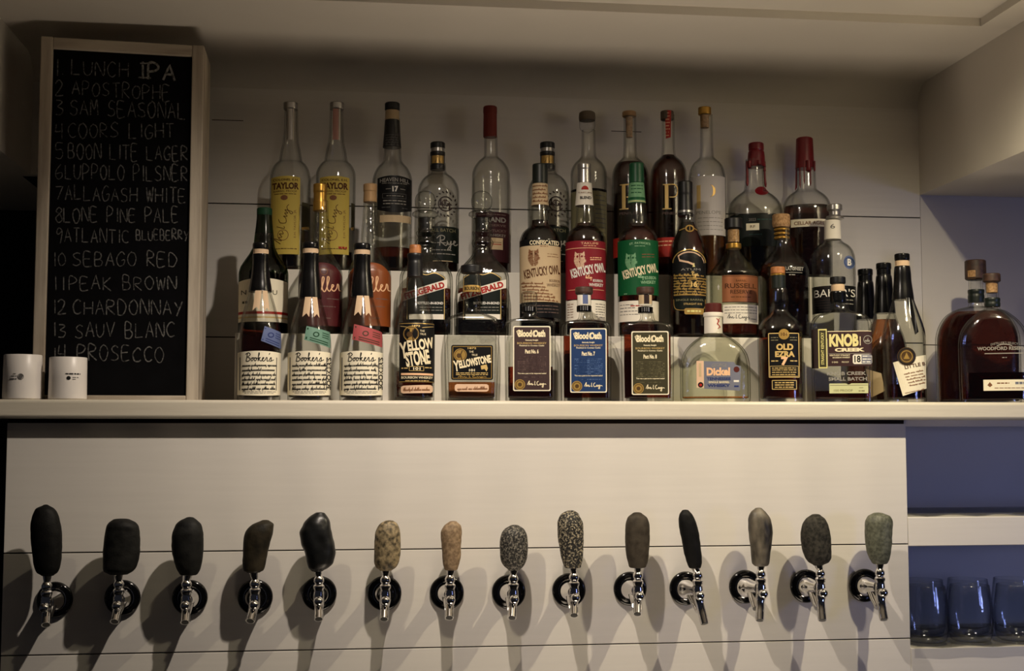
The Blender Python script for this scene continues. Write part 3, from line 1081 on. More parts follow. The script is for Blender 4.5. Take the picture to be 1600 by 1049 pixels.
A.stroke([(627.5, 586), (676.5, 586.5)], 3.2, 'peach ink', sub=10)
A.text('BOURBON WHISKEY', 628, 676, 589.5, 593.2, 'cream ink', bold=.02)
A.print_line(634, 670, 596.4, 1.4, 'pale gold ink')
b.art('front_label', A, 'black label with gold disc and cream lettering')
A = Art()
A.rect(627, 676.5, 603, 615.5, 'peach paper', rad=4, top=lambda u: 604 - 1.5 * u, bot=lambda u: 616 - 1.0 * u)
A.scribble(631, 673, 612, 6, .8, 'sepia ink', seed=4, slope=-.02)
b.art('signature_label', A, 'pale rounded label with brown signature')

# --- square decanter, black and gold label
prof = [(426, 11.5), (428, 13.4), (440, 14), (455, 14.8), (470, 14.4), (481, 13), (487, 14.2), (490, 19), (494, 29), (498, 38), (502, 42), (508, 43), (520, 43), (560, 42), (626, 40)]
b = Bottle(737, Y1, Z_SHELF, 'squat square decanter with black slanted-name label and wide black stopper', prof, n=6, dr=.6, group=ROW1, name='whiskey_decanter')
b.liquid(598, 'amber bourbon')
b.cap('stopper', 'black capsule', [(415, 16.2), (416.5, 17.5), (426, 17.5), (427.5, 16.2)], 'wide flat black stopper')
A = Art()
A.rect(723.5, 750.5, 447, 457.5, 'gold foil', top=lambda u: 447 + 1 * (2 * u - 1) ** 2)
A.text('BOURBON', 726, 748, 449.5, 455, 'black ink', bold=.03, cut=2)
b.art('neck_band', A, 'shiny gold neck band')
mb = MB()
A = Art()
for i, x in enumerate((711, 720, 754, 763)):
    A.disc(x, 535, 5.5, 'wavy clear glass', 1, ry=4)
A.disc(737, 531, 6.5, 'wavy clear glass', 1, ry=8)
A.ring(737, 531, 6.5, 1.2, 'pale green glass', 2)
b.art('embossed_medallion', A, 'raised glass ornament', lift=0.0012)
A = Art()
A.rect(705.5, 770, 541, 595, 'black paper', rad=3)
A.frame(708, 767.5, 543.5, 592.5, .9, 'gold foil')
A.text('1872', 731, 744, 544.5, 547.5, 'pale gold ink', bold=.02)
A.disc(719.5, 556.5, 10, 'gold foil', 1)
A.ring(719.5, 556.5, 8.4, .8, 'dark bronze seal')
A.disc(717.5, 557.5, 3.6, 'dark bronze seal', 2)
A.stroke([(722, 564), (720, 556), (722.5, 550)], 1.8, 'dark bronze seal', 2)
A.text('THE', 733, 740, 550, 553, 'cream ink')
A.text('TRUE', 737, 746, 555, 558, 'cream ink')
A.text('Y', 709, 718, 565, 582, 'cream ink', rot=8, bold=.03)
A.text('ELLOWSTONE', 717, 767, 560.5, 573, 'cream ink', rot=11, bold=.05)
A.poly([(751, 573), (760, 571), (762, 577), (760, 582), (757, 578), (752, 579)], 'pale gold ink')
A.text('101', 733, 742, 578, 582, 'cream ink', bold=.03)
for j, y in enumerate((584.3, 586.8)):
    A.print_line(713, 762, y, 1.4, 'pale gold ink')
A.cursive('sign', 716, 760, 588, 592.5, .9, 'gold foil')
b.art('front_label', A, 'black label with gold border and cream lettering')
A = Art()
A.rect(711, 763.5, 601.5, 613, 'peach paper', rad=3.5)
A.scribble(715, 760, 610.5, 5.5, .8, 'sepia ink', seed=14, slope=-.02)
b.art('signature_label', A, 'pale rounded label with brown signature')

# --- three rectangular flasks with tall gothic labels
for k, (cx, hw, nx, ysh, lab, ink, dim, level, nm, no, vals) in enumerate([
    (828.5, 39.5, 827, 500, (802, 860, 511.5, 612), 'cream ink', 'dim print', 574, 'plum brown', '6', ('plum brown paper',)),
    (915.5, 39.5, 913, 503, (891, 947.7, 515, 614.5), 'cream ink', 'dim blue print', 526, 'navy blue', '7', ('navy blue paper',)),
    (1011.5, 41, 1009, 505, (987, 1044.6, 519.5, 618), 'cream ink', 'dim olive print', 524, 'dark olive', '8', ('olive paper',))]):
    prof = [(ysh - 17, 10.4), (ysh - 9, 10.8), (ysh - 4, 13), (ysh - 1.5, 20), (ysh + .5, 30), (ysh + 3, 36), (ysh + 7, hw - .8), (ysh + 12, hw), (560, hw), (626.5, hw - .8)]
    b = Bottle(cx, Y1, Z_SHELF, 'rectangular flask with tall %s gothic-lettered label and gold seal' % nm, prof, n=7, dr=.55, group=ROW1, name='whiskey_flask')
    b.liquid(level, 'red bourbon' if k else 'red bourbon')
    if k == 0:
        b.cap('glass_stopper', 'wavy clear glass', [(456, 8.5), (458, 12), (470, 12.6), (481, 11)], 'fluted clear glass stopper', cx=nx)
        mb = MB()
        for j in range(14):
            a = 2 * math.pi * j / 14
            mb.tube([(10.5 * b.s * math.cos(a) + (nx - cx) * b.s, 10.5 * b.s * math.sin(a), b.z(480)), (12.2 * b.s * math.cos(a) + (nx - cx) * b.s, 12.2 * b.s * math.sin(a), b.z(459))], .0013, 'clear bottle glass', 8)
        mb.build('stopper_flutes', b.root)
    else:
        b.cap('stopper', 'dark stained wood stopper', [(449, 12.8), (450.5, 14), (458, 14), (460.5, 12.5)], 'dark wooden stopper', cx=nx)
        b.cap('stopper_collar', 'wavy clear glass', [(460.5, 12.2), (470, 11.4), (478, 10.8)], 'clear glass collar', cx=nx)
        A = Art()
        A.rect(nx - 10, nx + 10, 462, 476, 'white paper' if k == 1 else 'tan paper')
        A.rect(nx - 2, nx + 6, 462, 476, 'blue stamp paper' if k == 1 else 'dark brown paper', 1)
        b.art('tax_strip', A, 'paper strip over the stopper', on='stopper_collar')
    yr = ysh - (21 if k == 0 else 25)
    b.cap('neck_ring', 'glossy black plastic', [(yr, 11), (yr + 1, 11.8), (yr + 8.5, 11.8), (yr + 10, 11)], 'black and silver neck ring', cx=nx)
    A = Art()
    for x in (-6, -2.2, 1, 4.2):
        A.rect(nx + x, nx + x + 1.8, yr + 1.5, yr + 8, 'silver foil')
    b.art('ring_plate', A, 'silver bars on the ring', on='neck_ring')
    x0, x1, y0, y1 = lab
    A = Art()
    A.rect(x0, x1, y0, y1, 'cream paper', rad=2.5)
    A.rect(x0 + 1.7, x1 - 1.7, y0 + 1.7, y1 - 1.7, vals[0], 1, rad=2)
    xm = (x0 + x1) / 2
    w = (x1 - x0)
    A.text('Blood Oath', xm - w * .36, xm + w * .36, y0 + 6, y0 + 17, ink, bold=.05)
    A.stroke([(xm - w * .36, y0 + 15), (xm - w * .40, y0 + 8), (xm - w * .33, y0 + 6)], 1.4, ink, 2)
    A.stroke([(xm + w * .06, y0 + 7), (xm + w * .02, y0 + 12), (xm + w * .06, y0 + 17)], 1.4, ink, 2)
    A.text('Kentucky Straight', xm - w * .17, xm + w * .17, y0 + 20.5, y0 + 23.5, ink, bold=.03)
    A.text('BOURBON WHISKEY', xm - w * .39, xm + w * .39, y0 + 25, y0 + 28, 'pale gold ink')
    A.text("Finished in Cognac Casks", xm - w * .33, xm + w * .33, y0 + 29, y0 + 32, ink, bold=.02)
    A.text('Pact No. ' + no, xm - w * .18, xm + w * .18, y0 + 36, y0 + 42.5, ink, bold=.04)
    for j in range(10):
        A.print_line(xm - w * .38, xm + w * .38, y0 + 47.5 + j * 2.5, 1.0, dim, seed=k * 11 + j)
    A.text('This was a pact to be respected sealed', xm - w * .38, xm + w * .38, y0 + 72, y0 + 75, ink, bold=.02)
    A.print_line(xm - w * .3, xm + w * .36, y0 + 79, 1.3, dim, seed=k)
    A.disc(x0 + 10.5, y1 - 10, 8.2, 'gold foil', 2)
    A.ring(x0 + 10.5, y1 - 10, 6.2, .9, 'dark bronze seal', 3)
    A.disc(x0 + 10.5, y1 - 10, 3, 'dark bronze seal', 3)
    A.cursive('sign', x0 + 22, x1 - 7, y1 - 16, y1 - 6, 1.0, ink)
    b.art('front_label', A, 'tall %s label with cream border and gothic title' % nm)

# --- low broad pale green bottle with grey label
prof = [(489, 13), (496, 13.4), (516, 13.4), (522, 14.5), (528.6, 26), (537, 37), (546, 45.5), (556, 51), (572, 54.4), (590, 55), (622, 55), (626.5, 54)]
b = Bottle(1117, Y1, Z_SHELF, 'low broad pale green bottle with grey label and white paper neck wrap', prof, n=3, dr=.52, glass='pale green glass', group=ROW1)
b.liquid(620.5, 'amber bourbon')
b.cap('stopper', 'maroon cap', [(474.5, 12.2), (475.5, 13.2), (489, 13.4)], 'maroon stopper top', cx=1115.5)
b.cap('neck_wrap', 'white paper', [(489, 15.2), (490, 15.6), (495, 15.4), (496.5, 14.2), (522, 14.4)], 'white paper neck wrap', cx=1115)
A = Art()
A.stroke(smooth_line([(1120, 499), (1124, 503), (1121, 507), (1125, 511), (1122, 515)]), 1, 'red ink')
A.stroke(smooth_line([(1125, 498), (1122, 506), (1126, 513)]), .8, 'red ink')
b.art('neck_print', A, 'red squiggle on the neck wrap', on='neck_wrap')
A = Art()
A.ring(1117, 545, 11, 1.4, 'clear bottle glass', 1, 20, 160)
A.text('DICKEL', 1107, 1127, 547, 552, 'wavy clear glass', 1, bold=.03)
b.art('embossed_name', A, 'raised glass lettering on the shoulder', lift=0.0012)
A = Art()
A.rect(1088.5, 1099.5, 565.5, 607, 'peach paper')
A.stroke([(1094, 569), (1094, 590)], 4, 'tan paper', 1)
A.disc(1094.6, 602.5, 4.2, 'black ink', 1)
A.disc(1094.6, 602.8, 2.2, 'rust red paper', 2)
A.poly([(1100, 566), (1146, 567.5), (1149, 572), (1157, 574), (1155, 612), (1100, 608.5)], 'grey blue paper', 0)
A.text('GEORGE', 1112, 1135, 569, 574, 'dull white ink', arc=1.5)
A.text('Dickel', 1104, 1140, 576, 588.5, 'peach ink', bold=.05)
A.text('TENNESSEE', 1104, 1141, 591, 595.5, 'blue ink', bold=.03)
A.text('SINGLE BARREL', 1107, 1139, 597, 600, 'cream ink', bold=.02)
A.text('WHISKY', 1105, 1140, 601.5, 606, 'blue ink', bold=.04)
A.disc(1150, 579, 4.5, 'maroon cap', 1)
A.stroke([(1145.5, 597), (1153.5, 597)], 3, 'white ink')
A.stroke([(1146, 605), (1153, 605)], 2.6, 'blue ink')
b.art('front_label', A, 'grey blue label with peach side strip')

# --- red lit bottle, black label with gold border
prof = [(450, 10.6), (453, 11.8), (462, 13), (473, 13.9), (486, 13.2), (491, 17), (499, 26), (508, 32.6), (516, 35.3), (524, 36), (626.5, 35.2)]
b = Bottle(1219.5, Y1, Z_SHELF, 'bottle of dark red whiskey with gold-edged black label and round gold disc above it', prof, n=2.4, dr=.95, group=ROW1)
b.liquid(516, 'red bourbon')
b.cap('stopper', 'warm wood stopper', [(417.5, 10.2), (419, 11.4), (427, 11.5), (428.5, 10.8)], 'round wooden stopper', cx=1217)
b.cap('stopper_ring', 'gold capsule', [(428.5, 11.6), (431, 11.6)], 'gold ring', cx=1217)
b.cap('neck_sleeve', 'black green capsule', [(431, 11.6), (451, 11.2)], 'dark green neck sleeve', cx=1217.5)
A = Art()
A.rect(1200.5, 1248.5, 522.5, 592, 'black paper', rad=3)
A.frame(1201.5, 1247.5, 523.5, 591, 1.3, 'pale gold ink')
A.disc(1225, 525, 8.2, 'gold foil', 2)
A.text('101', 1220.5, 1229.5, 522.5, 527.5, 'brown ink', 3, bold=.02)
A.text('OLD', 1213, 1239, 539.5, 549.5, 'pale gold ink', bold=.05)
A.text('EZRA', 1211, 1241, 551, 560, 'pale gold ink', bold=.05)
A.text('7', 1220, 1231, 560, 573, 'peach ink', bold=.06)
A.print_line(1205, 1217, 566, 2, 'pale gold ink')
A.print_line(1234, 1245, 566, 2, 'pale gold ink')
A.frame(1203, 1246, 574, 589.5, .7, 'pale gold ink')
for y in (577, 580, 583.5, 587):
    A.print_line(1206, 1243, y, 1.4, 'pale gold ink')
for y in (530, 534):
    A.print_line(1205, 1216, y, 1, 'dim olive print')
    A.print_line(1234, 1245, y, 1, 'dim olive print')
b.art('front_label', A, 'black label with gold border and gold lettering')
A = Art()
A.rect(1205, 1244, 595, 610.5, 'black paper')
A.frame(1206, 1243, 596, 609.5, 1.1, 'pale gold ink')
for y in (599.5, 603, 606.5):
    A.print_line(1210, 1239, y, 1.8, 'pale gold ink')
b.art('lower_label', A, 'small black label with gold print')

# --- flask with big pale yellow name on black
prof = [(472, 11.5), (478, 12), (484, 14), (488, 22), (491, 32), (496, 42), (503, 46.6), (511, 48), (560, 48), (627, 47)]
b = Bottle(1315, Y1, Z_SHELF, 'broad flask with big pale yellow block name on a black label', prof, n=5, dr=.46, group=ROW1, name='whiskey_flask')
b.liquid(611.5, 'red bourbon')
b.cap('stopper', 'black capsule', [(433, 11.4), (434, 12.5), (442.5, 12.6), (444, 11.5)], 'flat black stopper', cx=1311)
b.cap('neck_strip', 'peach ribbon', [(444, 9.6), (447, 10.8), (456, 11)], 'peach paper strip under the stopper', cx=1311)
b.cap('wax_seal', 'black wax', [(455.5, 12), (458, 12.9), (470, 12.9), (474, 12.2)], 'black wax band', cx=1311)
A = Art()
A.rect(1268.4, 1292, 516, 576.5, 'dark brown paper')
A.rect(1279, 1292.6, 515.5, 576.5, 'pale yellow paper', 1)
A.rect(1280.6, 1291, 517.5, 574.5, 'olive paper', 2)
A.text('STRAIGHT KENTUCKY', 1285.5 - 25, 1285.5 + 25, 543.5, 548, 'pale yellow paper', 3, rot=90, bold=.02, cut=0)
b.art('side_label', A, 'yellow framed vertical side label')
A = Art()
A.rect(1293.5, 1361.6, 519, 573.5, 'mauve brown paper')
A.stroke([(1293.5, 519.6), (1361, 519.6)], 1, 'cream ink', sub=10)
A.text('KNOB', 1296, 1341.5, 523.5, 543.5, 'yellow ink', bold=.055)
A.text('CREEK', 1304.5, 1350.5, 545.4, 551.2, 'cream ink', bold=.06)
A.stroke([(1344, 528), (1344, 542)], 1.2, 'cream ink')
A.ring(1355.5, 533, 6.2, 1, 'dull white ink')
A.scribble(1351, 1359, 536, 6, .9, 'dull white ink', seed=3)
A.stroke([(1295, 554), (1360, 554)], .6, 'dull white ink', sub=10)
A.text('KENTUCKY STRAIGHT', 1296.5, 1328, 555.3, 557.8, 'cream ink', bold=.02)
A.text('BOURBON WHISKEY', 1301, 1328, 559, 561.2, 'cream ink', bold=.02)
A.text('100', 1300, 1309, 566, 568.5, 'cream ink')
A.text('PROOF', 1315, 1326, 566, 568.5, 'cream ink')
A.rect(1332, 1361.5, 555.6, 570.5, 'white paper', 1, rad=2)
A.text('18', 1334.5, 1344, 557.5, 568, 'black ink', bold=.03)
A.rect(1345.5, 1361, 556.2, 569.8, 'grey blue paper', 2)
for y in (558.5, 563, 567.2):
    A.print_line(1347, 1360, y, 1.8, 'white ink', 3)
b.art('front_label', A, 'black label with pale yellow name and white age box')
A = Art()
A.text('KNOB CREEK', 1292, 1352, 582, 587.5, 'dull white ink', 1, bold=.03)
A.text('SMALL BATCH', 1294, 1353, 590.5, 596, 'dull white ink', 1, bold=.03)
b.art('embossed_name', A, 'raised glass lettering', lift=0.0008)
A = Art()
A.rect(1295, 1354.8, 600.5, 615.5, 'pale green paper', top=lambda u: 600.3 + (1.6 if abs(u - .5) < .03 else 0))
A.text('100 PROOF', 1302, 1331, 609.5, 613, 'dim olive print')
A.print_line(1341, 1349, 607, 1, 'dim olive print')
A.print_line(1340, 1350, 612, 2, 'dim olive print')
A.stroke([(1296, 603), (1354, 603)], .8, 'dim olive print', sub=10)
b.art('lower_label', A, 'pale green proof label')

# --- wax topped wine shaped bottle with tilted cream label, and two more behind it
def wine(cx, Y, label, top, wb_, level, lq, hw=34, full=True):
    prof = [(top + 14, 10.5), (top + 40, 12.5), (wb_, 16.4), (wb_ + 22, 23.5), (wb_ + 40, 30), (wb_ + 57, 33.4), (wb_ + 70, hw), (627.5, hw - .4)]
    b = Bottle(cx, Y, Z_SHELF, label, prof, group=ROW1)
    b.liquid(level, lq)
    b.cap('wax_seal', 'black wax', [(top, 11.2), (top + 1.5, 12.2), (top + 9, 12.2), (top + 10, 11.4), (top + 19, 11.4), (top + 20, 12.2), (top + 45, 14.4), (wb_ - 2, 17.3), (wb_ + 2, 17.6)], 'black wax over the neck')
    return b


b = wine(1412, Y1, 'tapering wax topped bottle with tilted cream label and bronze wax seal', 397, 467, 601.5, 'red bourbon')
A = Art()
A.rect(1401, 1423, 408.2, 416.4, 'peach ribbon', rad=1)
b.art('pull_strip', A, 'peach tear strip in the wax', on='wax_seal', lift=0.0005)
A = Art()
A.poly([(1416, 465), (1424, 465), (1434.5, 521), (1429, 526)], 'black wax', 0)
A.poly([(1424, 463), (1430, 472), (1445.5, 520), (1445, 529)], 'black wax', 0)
b.art('ribbon', A, 'long black tear ribbons', lift=0.001)
A = Art()
A.quad([(1394.5, 568), (1445, 556), (1445, 608), (1408.6, 620)], 'cream paper')
A.text('LITTLE B', 1412, 1444, 570, 575.5, 'brown ink', rot=12, bold=.02)
for j in range(5):
    A.scribble(1411 + j * 2, 1443, 587 + j * 4.4, 2.4, .7, 'sepia ink', seed=50 + j, slope=-.22)
A.scribble(1412, 1440, 616, 2, .6, 'sepia ink', seed=60, slope=-.22)
b.art('front_label', A, 'tilted cream label with brown handwriting')
A = Art()
A.disc(1415.5, 559, 14, 'dark bronze seal', 0)
A.ring(1415.5, 559, 12, 2.2, 'black capsule', 1)
A.ring(1415.5, 559, 8.5, 1.2, 'gold foil', 1)
A.poly([(1415.5, 553), (1420, 563), (1411, 563)], 'gold foil', 1)
b.art('wax_medallion', A, 'round bronze medallion', lift=0.0012)
b = wine(1383, 2.572, 'black topped amber bottle between the black-labelled flask and the tilted-label bottle', 411.5, 488, 500, 'amber bourbon')
A = Art()
A.quad([(1352, 577), (1376, 585), (1381, 612), (1360, 622)], 'tan paper')
b.art('side_label', A, 'cream label turned away')
b = wine(1354, 2.662, 'black topped bottle mostly hidden behind the black-labelled flask', 421, 498, 520, 'dark bourbon')

# --- two very broad flasks at the right end of the shelf
for k, (cx, Y, hw, ysh, prof, level, lab) in enumerate([
    (1527, 2.615, 67, 480, [(436, 11.4), (472, 12), (479, 13.5), (483.5, 31), (489, 43), (496, 52), (505, 58.5), (516, 63.5), (530, 66.5), (545, 67), (627.5, 66)], 488,
     'broad dark flask standing behind another at the right end of the shelf'),
    (1552, Y1, 56, 480, [(440, 10.6), (478, 11), (483, 13), (487, 22), (492, 29), (503, 41.5), (517, 51), (530, 55), (545, 56), (628, 55)], 583,
     'broad flask with white printed name and cream strip, last in the front row')]):
    b = Bottle(cx, Y, Z_SHELF, lab, prof, n=3, dr=.46, group=ROW1, name='whiskey_flask')
    b.liquid(level, ['dark bourbon', 'red bourbon'][k])
    if k == 0:
        b.cap('stopper', 'dark stained wood stopper', [(407, 15), (408.5, 17), (436, 17.2), (438, 14)], 'dark stopper with paper strip')
        A = Art()
        A.rect(1515, 1527, 424, 437, 'cork')
        b.art('tax_strip', A, 'torn tan strip', on='stopper')
        b.cap('neck_ring', 'black green capsule', [(453, 13), (456, 13.4), (460, 12.8), (464, 13.4), (473, 13.2)], 'dark ribbed neck ring')
    else:
        b.cap('stopper', 'dark stained wood stopper', [(428, 13), (429.5, 14.2), (440, 14.4), (441.5, 12)], 'dark wooden stopper')
        b.cap('stopper_cork', 'cork', [(441, 9.5), (458, 9.2)], 'cork seen through the neck')
        b.cap('neck_ring', 'black green capsule', [(466, 12.4), (469, 13), (472, 12.4), (476, 13), (480, 12.6)], 'dark ribbed neck ring')
        A = Art()
        A.ring(1569, 568, 28, 1.4, 'dull white ink', 1, 65, 115)
        A.text("DISTILLER'S SELECT", 1548, 1590, 536, 539.5, 'dull white ink', 1, arc=2.5)
        A.text('WOODFORD RESERVE', 1527, 1604, 543.5, 549, 'dull white ink', 1, bold=.03)
        A.stroke([(1538, 554), (1602, 554)], 1.4, 'dull white ink', 1, sub=12)
        A.print_line(1565, 1572, 560.5, 1.6, 'dull white ink', 1)
        b.art('printed_name', A, 'white lettering printed on the glass')
        A = Art()
        A.rect(1535, 1603, 594.5, 611.5, 'cream paper')
        A.poly([(1541, 603), (1545, 598), (1549, 603), (1545, 606)], 'sepia ink')
        A.print_line(1556, 1575, 600, 2, 'sepia ink')
        A.print_line(1584, 1600, 600, 4, 'grey blue paper')
        A.print_line(1552, 1602, 607.5, 1.2, 'sepia ink')
        b.art('lower_label', A, 'cream strip label')


# --- lower riser step (second row)
def rowbottle(cx, Y, zb, label, prof, group, **kw):
    return Bottle(cx, Y, zb, label, prof, group=group, **kw)


b = rowbottle(412, Y2, ZR1, 'green wine shaped bottle with cream label at the left end of the lower riser step',
              [(327, 11.5), (345, 12.5), (368, 15), (384, 16.8), (396, 22), (408, 30), (420, 37), (430, 39), (528, 38.6)], ROW2, glass='dark green glass')
b.liquid(430, 'dark bourbon')
b.cap('capsule', 'green ink', [(325.5, 10.8), (327, 12.2), (336, 12.2), (338, 11.8), (366, 14.4)], 'dark green capsule')
A = Art()
A.rect(373.6, 450.4, 440, 506, 'cream paper', top=lambda u: 439 + 4 * (2 * u - 1) ** 2)
A.text('N', 378, 386, 457, 464, 'olive paper')
A.text('U', 426, 433, 457, 464, 'olive paper')
A.print_line(380, 390, 476, 4, 'olive paper')
A.stroke([(374, 492), (450, 492)], 4, 'rust red paper', 1, sub=20)
A.stroke([(374, 499), (450, 499)], 2, 'pale gold ink', 1, sub=20)
b.art('front_label', A, 'cream label with red and gold stripes')

for k, (cx, hw, pnt, capm, nm, cy) in enumerate([(501, 34.5, 'maroon paint', 'gold capsule', 'maroon painted', 0), (577.5, 34, 'orange brown paint', 'tan capsule', 'orange brown painted', 1)]):
    b = rowbottle(cx, Y2, ZR1, '%s bottle with white script, behind the cream-labelled bottles and under a %s cap' % (nm, ['gold', 'tan']
                  [k]), [(314, 10.4), (330, 11), (352, 12.4), (370, 14), (384, 14.4), (396, 18), (408, 25.5), (418, 31), (428, hw - .4), (440, hw), (528, hw - .6)], ROW2, glass='wavy clear glass')
    b.liquid(470, 'red bourbon' if k == 0 else 'amber bourbon')
    if k == 0:
        b.cap('capsule', capm, [(288, 10.4), (289.5, 11), (300, 11), (302, 10.4), (314, 10.6), (315, 11), (329, 11), (330.5, 10.6)], 'gold capsule', cx=499)
    else:
        b.cap('capsule', capm, [(288, 10), (289, 10.8), (299, 10.8), (300, 10.2), (315, 10.8), (316.5, 10.6)], 'tan capsule')
    A = Art()
    A.rect(cx - hw, cx + hw, 418, 512, pnt, top=lambda u: 414 + 20 * abs(2 * u - 1) ** 3)
    A.cursive('Weller', cx - 26, cx + 32, 438, 460, 1.7, 'peach ink', rot=6)
    A.ring(cx + 5, 428, 5.5, 1, 'sepia ink')
    for y, a, c in ((470, 10, 28), (482, 0, 24), (500, 4, 16)):
        A.print_line(cx + a, cx + c, y, 1.4, 'dim print')
    b.art('painted_label', A, nm + ' panel with white script')

for k, (cx, sx, banner) in enumerate([(666, 664, (628, 698)), (754, 752.5, (716, 790))]):
    b = rowbottle(cx, Y2, ZR1, 'rippled decanter with ball stopper and slanted white banner, %s of the pair' % ['left', 'right'][k],
                  [(341, 13.4), (361, 14), (364, 16.5), (372, 13.5), (380, 17), (388, 14.5), (396, 15.5), (405, 21), (414, 29), (424, 37.5), (433, 41), (442, 41.5), (528, 41)], ROW2,
                  n=4, dr=.78, glass='wavy clear glass', name='whiskey_decanter')
    b.liquid(453, 'dark bourbon')
    b.cap('ball_stopper', 'wavy clear glass', [(299, 5), (301, 10), (306, 14.4), (314, 16.5), (322, 15.6), (328, 12), (332, 10)], 'clear glass ball stopper', cx=sx)
    b.cap('stopper_lip', 'wavy clear glass', [(330, 14), (333, 20), (337, 20.5), (340, 15)], 'clear flared lip', cx=sx)
    b.cap('stopper_plug', 'black capsule', [(341, 11), (361, 9.5)], 'black plug inside the neck', cx=sx)
    x0, x1 = banner
    A = Art()
    A.rect(cx - 30, cx + 29, 430, 503, 'black green paper', top=lambda u: 427 + 10 * (2 * u - 1) ** 2 if abs(2 * u - 1) > .4 else 430)
    A.stroke(smooth_line([(cx - 29, 438), (cx - 14, 430.5), (cx, 433.5), (cx + 14, 430.5), (cx + 28, 438)]), 1, 'pale gold ink')
    A.stroke([(cx - 29, 438), (cx - 29, 502)], .9, 'pale gold ink')
    A.stroke([(cx + 28, 438), (cx + 28, 502)], .9, 'pale gold ink')
    A.text('BOTTLED-IN-BOND', cx - 14, cx + 26, 475, 479, 'white ink', bold=.03)
    A.print_line(cx - 10, cx + 25, 483.5, 1.2, 'dull white ink')
    A.print_line(cx - 10, cx + 25, 488, 1, 'dull white ink')
    A.rect(cx - 26, cx + 27, 494, 502, 'white paper', 1)
    b.art('front_label', A, 'black green label with thin gold frame')
    A = Art()
    A.quad([(x0, 462), (x1, 440), (x1, 453), (x0, 475)], 'white paper')
    A.text('FITZGERALD', x0 + 4, x1 - 3, 452.6, 462.4, 'red ink', rot=17.3, bold=.05)
    b.art('banner_label', A, 'slanted white banner with red letters', lift=0.0008)


def owl(A, x, y, c1, c2):
    r = random.Random(5)
    for i in range(15):                 # engraved owl: rows of short hatching that follow its outline
        t = i / 14
        w = 8.6 * math.sin(math.pi * (0.22 + 0.7 * t)) * (1 if t > .12 else .9)
        yy = y - 9 + t * 24
        A.scribble(x - w, x - 0.8, yy, 1.9, 1.0, c1, 1, seed=i)
        A.scribble(x + 0.8, x + w, yy, 1.9, 1.0, c1, 1, seed=i + 40)
    A.poly([(x - 8, y - 6), (x - 7, y - 13), (x - 2, y - 8)], c1)
    A.poly([(x + 8, y - 6), (x + 7, y - 13), (x + 2, y - 8)], c1)
    A.disc(x - 3.4, y - 5, 1.6, c2, 2)
    A.disc(x + 3.4, y - 5, 1.6, c2, 2)


prof = lambda hw: [(310, 12), (322, 13.4), (338, 14.8), (350, 15.4), (355, 17), (359, 22), (364, 27), (371, 30.4), (380, hw), (392, hw), (527, hw - .4)]
b = rowbottle(844, Y2, ZR1, 'round bottle with tan owl label and dark green cap', prof(32.4), ROW2)
b.liquid(345, 'dark bourbon')
b.cap('capsule', 'black green capsule', [(257, 11.2), (258.5, 12), (287, 12.2), (288.5, 12)], 'dark green capsule')
b.cap('neck_wrap', 'tan paper', [(288, 12.2), (304, 12.6), (322, 13.8)], 'tan paper neck wrap')
A = Art()
for j, y in enumerate((293, 299, 305, 311, 317)):
    A.scribble(833, 854, y, 3, .8, 'sepia ink', seed=j)
b.art('neck_print', A, 'brown etching on the neck wrap', on='neck_wrap')
A = Art()
A.rect(812, 876, 378.5, 388, 'black paper')
A.text('CONFISCATED', 828, 873, 380, 387, 'cream ink', bold=.03)
A.rect(812.4, 875.6, 388, 475, 'tan paper')
A.rect(842, 858, 387.5, 391.5, 'tan paper', 1)
A.print_line(844, 856, 389.5, 1.4, 'sepia ink', 2)
owl(A, 834, 406, 'sepia ink', 'brown ink')
A.print_line(855, 872, 401, 1, 'sepia ink')
A.print_line(855, 872, 405, 1, 'sepia ink')
A.text('KENTUCKY OWL', 819, 874, 421, 435, 'brown ink', rot=9, bold=.03)
A.text('BOURBON', 858, 874, 440, 444, 'brown ink')
A.text('WHISKEY', 854, 874, 446, 451, 'brown ink', rot=4)
for j in range(6):
    A.scribble(815 + j, 850 + 4 * j, 446 + j * 5, 3.5, .9, 'sepia ink', seed=70 + j, slope=.06)
A.rect(812.5, 875.5, 476.5, 499, 'black paper')
for y in (481, 486, 491):
    A.print_line(816, 872, y, 1.2, 'dim print')
b.art('front_label', A, 'tan label with brown owl drawing')

b = rowbottle(915, Y2, ZR1, 'round bottle with crimson owl label and silver cap', prof(31.6), ROW2)
b.liquid(350, 'dark bourbon')
b.cap('capsule', 'silver foil', [(256, 10), (257.5, 10.8), (264, 10.8), (265, 10.4), (285, 11.2), (287, 11.4)], 'silver capsule', cx=913.5)
b.cap('neck_wrap', 'white paper', [(287, 11.8), (304, 13), (322.5, 14.8)], 'white neck label with red half disc', cx=913.5)
A = Art()
A.poly([(914.5 + 5.6 * math.cos(R_(a)), 298.5 - 6 * math.sin(R_(a))) for a in range(0, 181, 15)], 'rust red paper', 1)
A.text('TAKUMI', 904, 925, 302, 304.5, 'sepia ink')
A.text('BLEND', 907, 924, 309, 313.5, 'black ink', bold=.03)
b.art('neck_print', A, 'red half disc and black lettering', on='neck_wrap')
A = Art()
A.rect(884, 946.3, 380.5, 470.5, 'crimson paper')
A.text('TAKUMI', 908, 934, 383, 386.5, 'peach ink')
A.print_line(912, 931, 388.6, 1, 'peach ink')
A.stroke([(884.5, 392), (946, 392)], .8, 'peach ink', sub=14)
owl(A, 906, 410, 'peach paper', 'crimson paper')
A.print_line(922, 940, 407, 1.4, 'peach ink', slope=-.05)
A.print_line(922, 940, 410, 1.4, 'peach ink', slope=-.05)
A.text('KENTUCKY OWL', 892, 945, 418.5, 433, 'white ink', rot=12, bold=.04)
A.cursive('sign', 915, 925, 433, 442, .8, 'peach ink')
A.text('BOURBON', 926, 941, 440, 444, 'white ink', bold=.02)
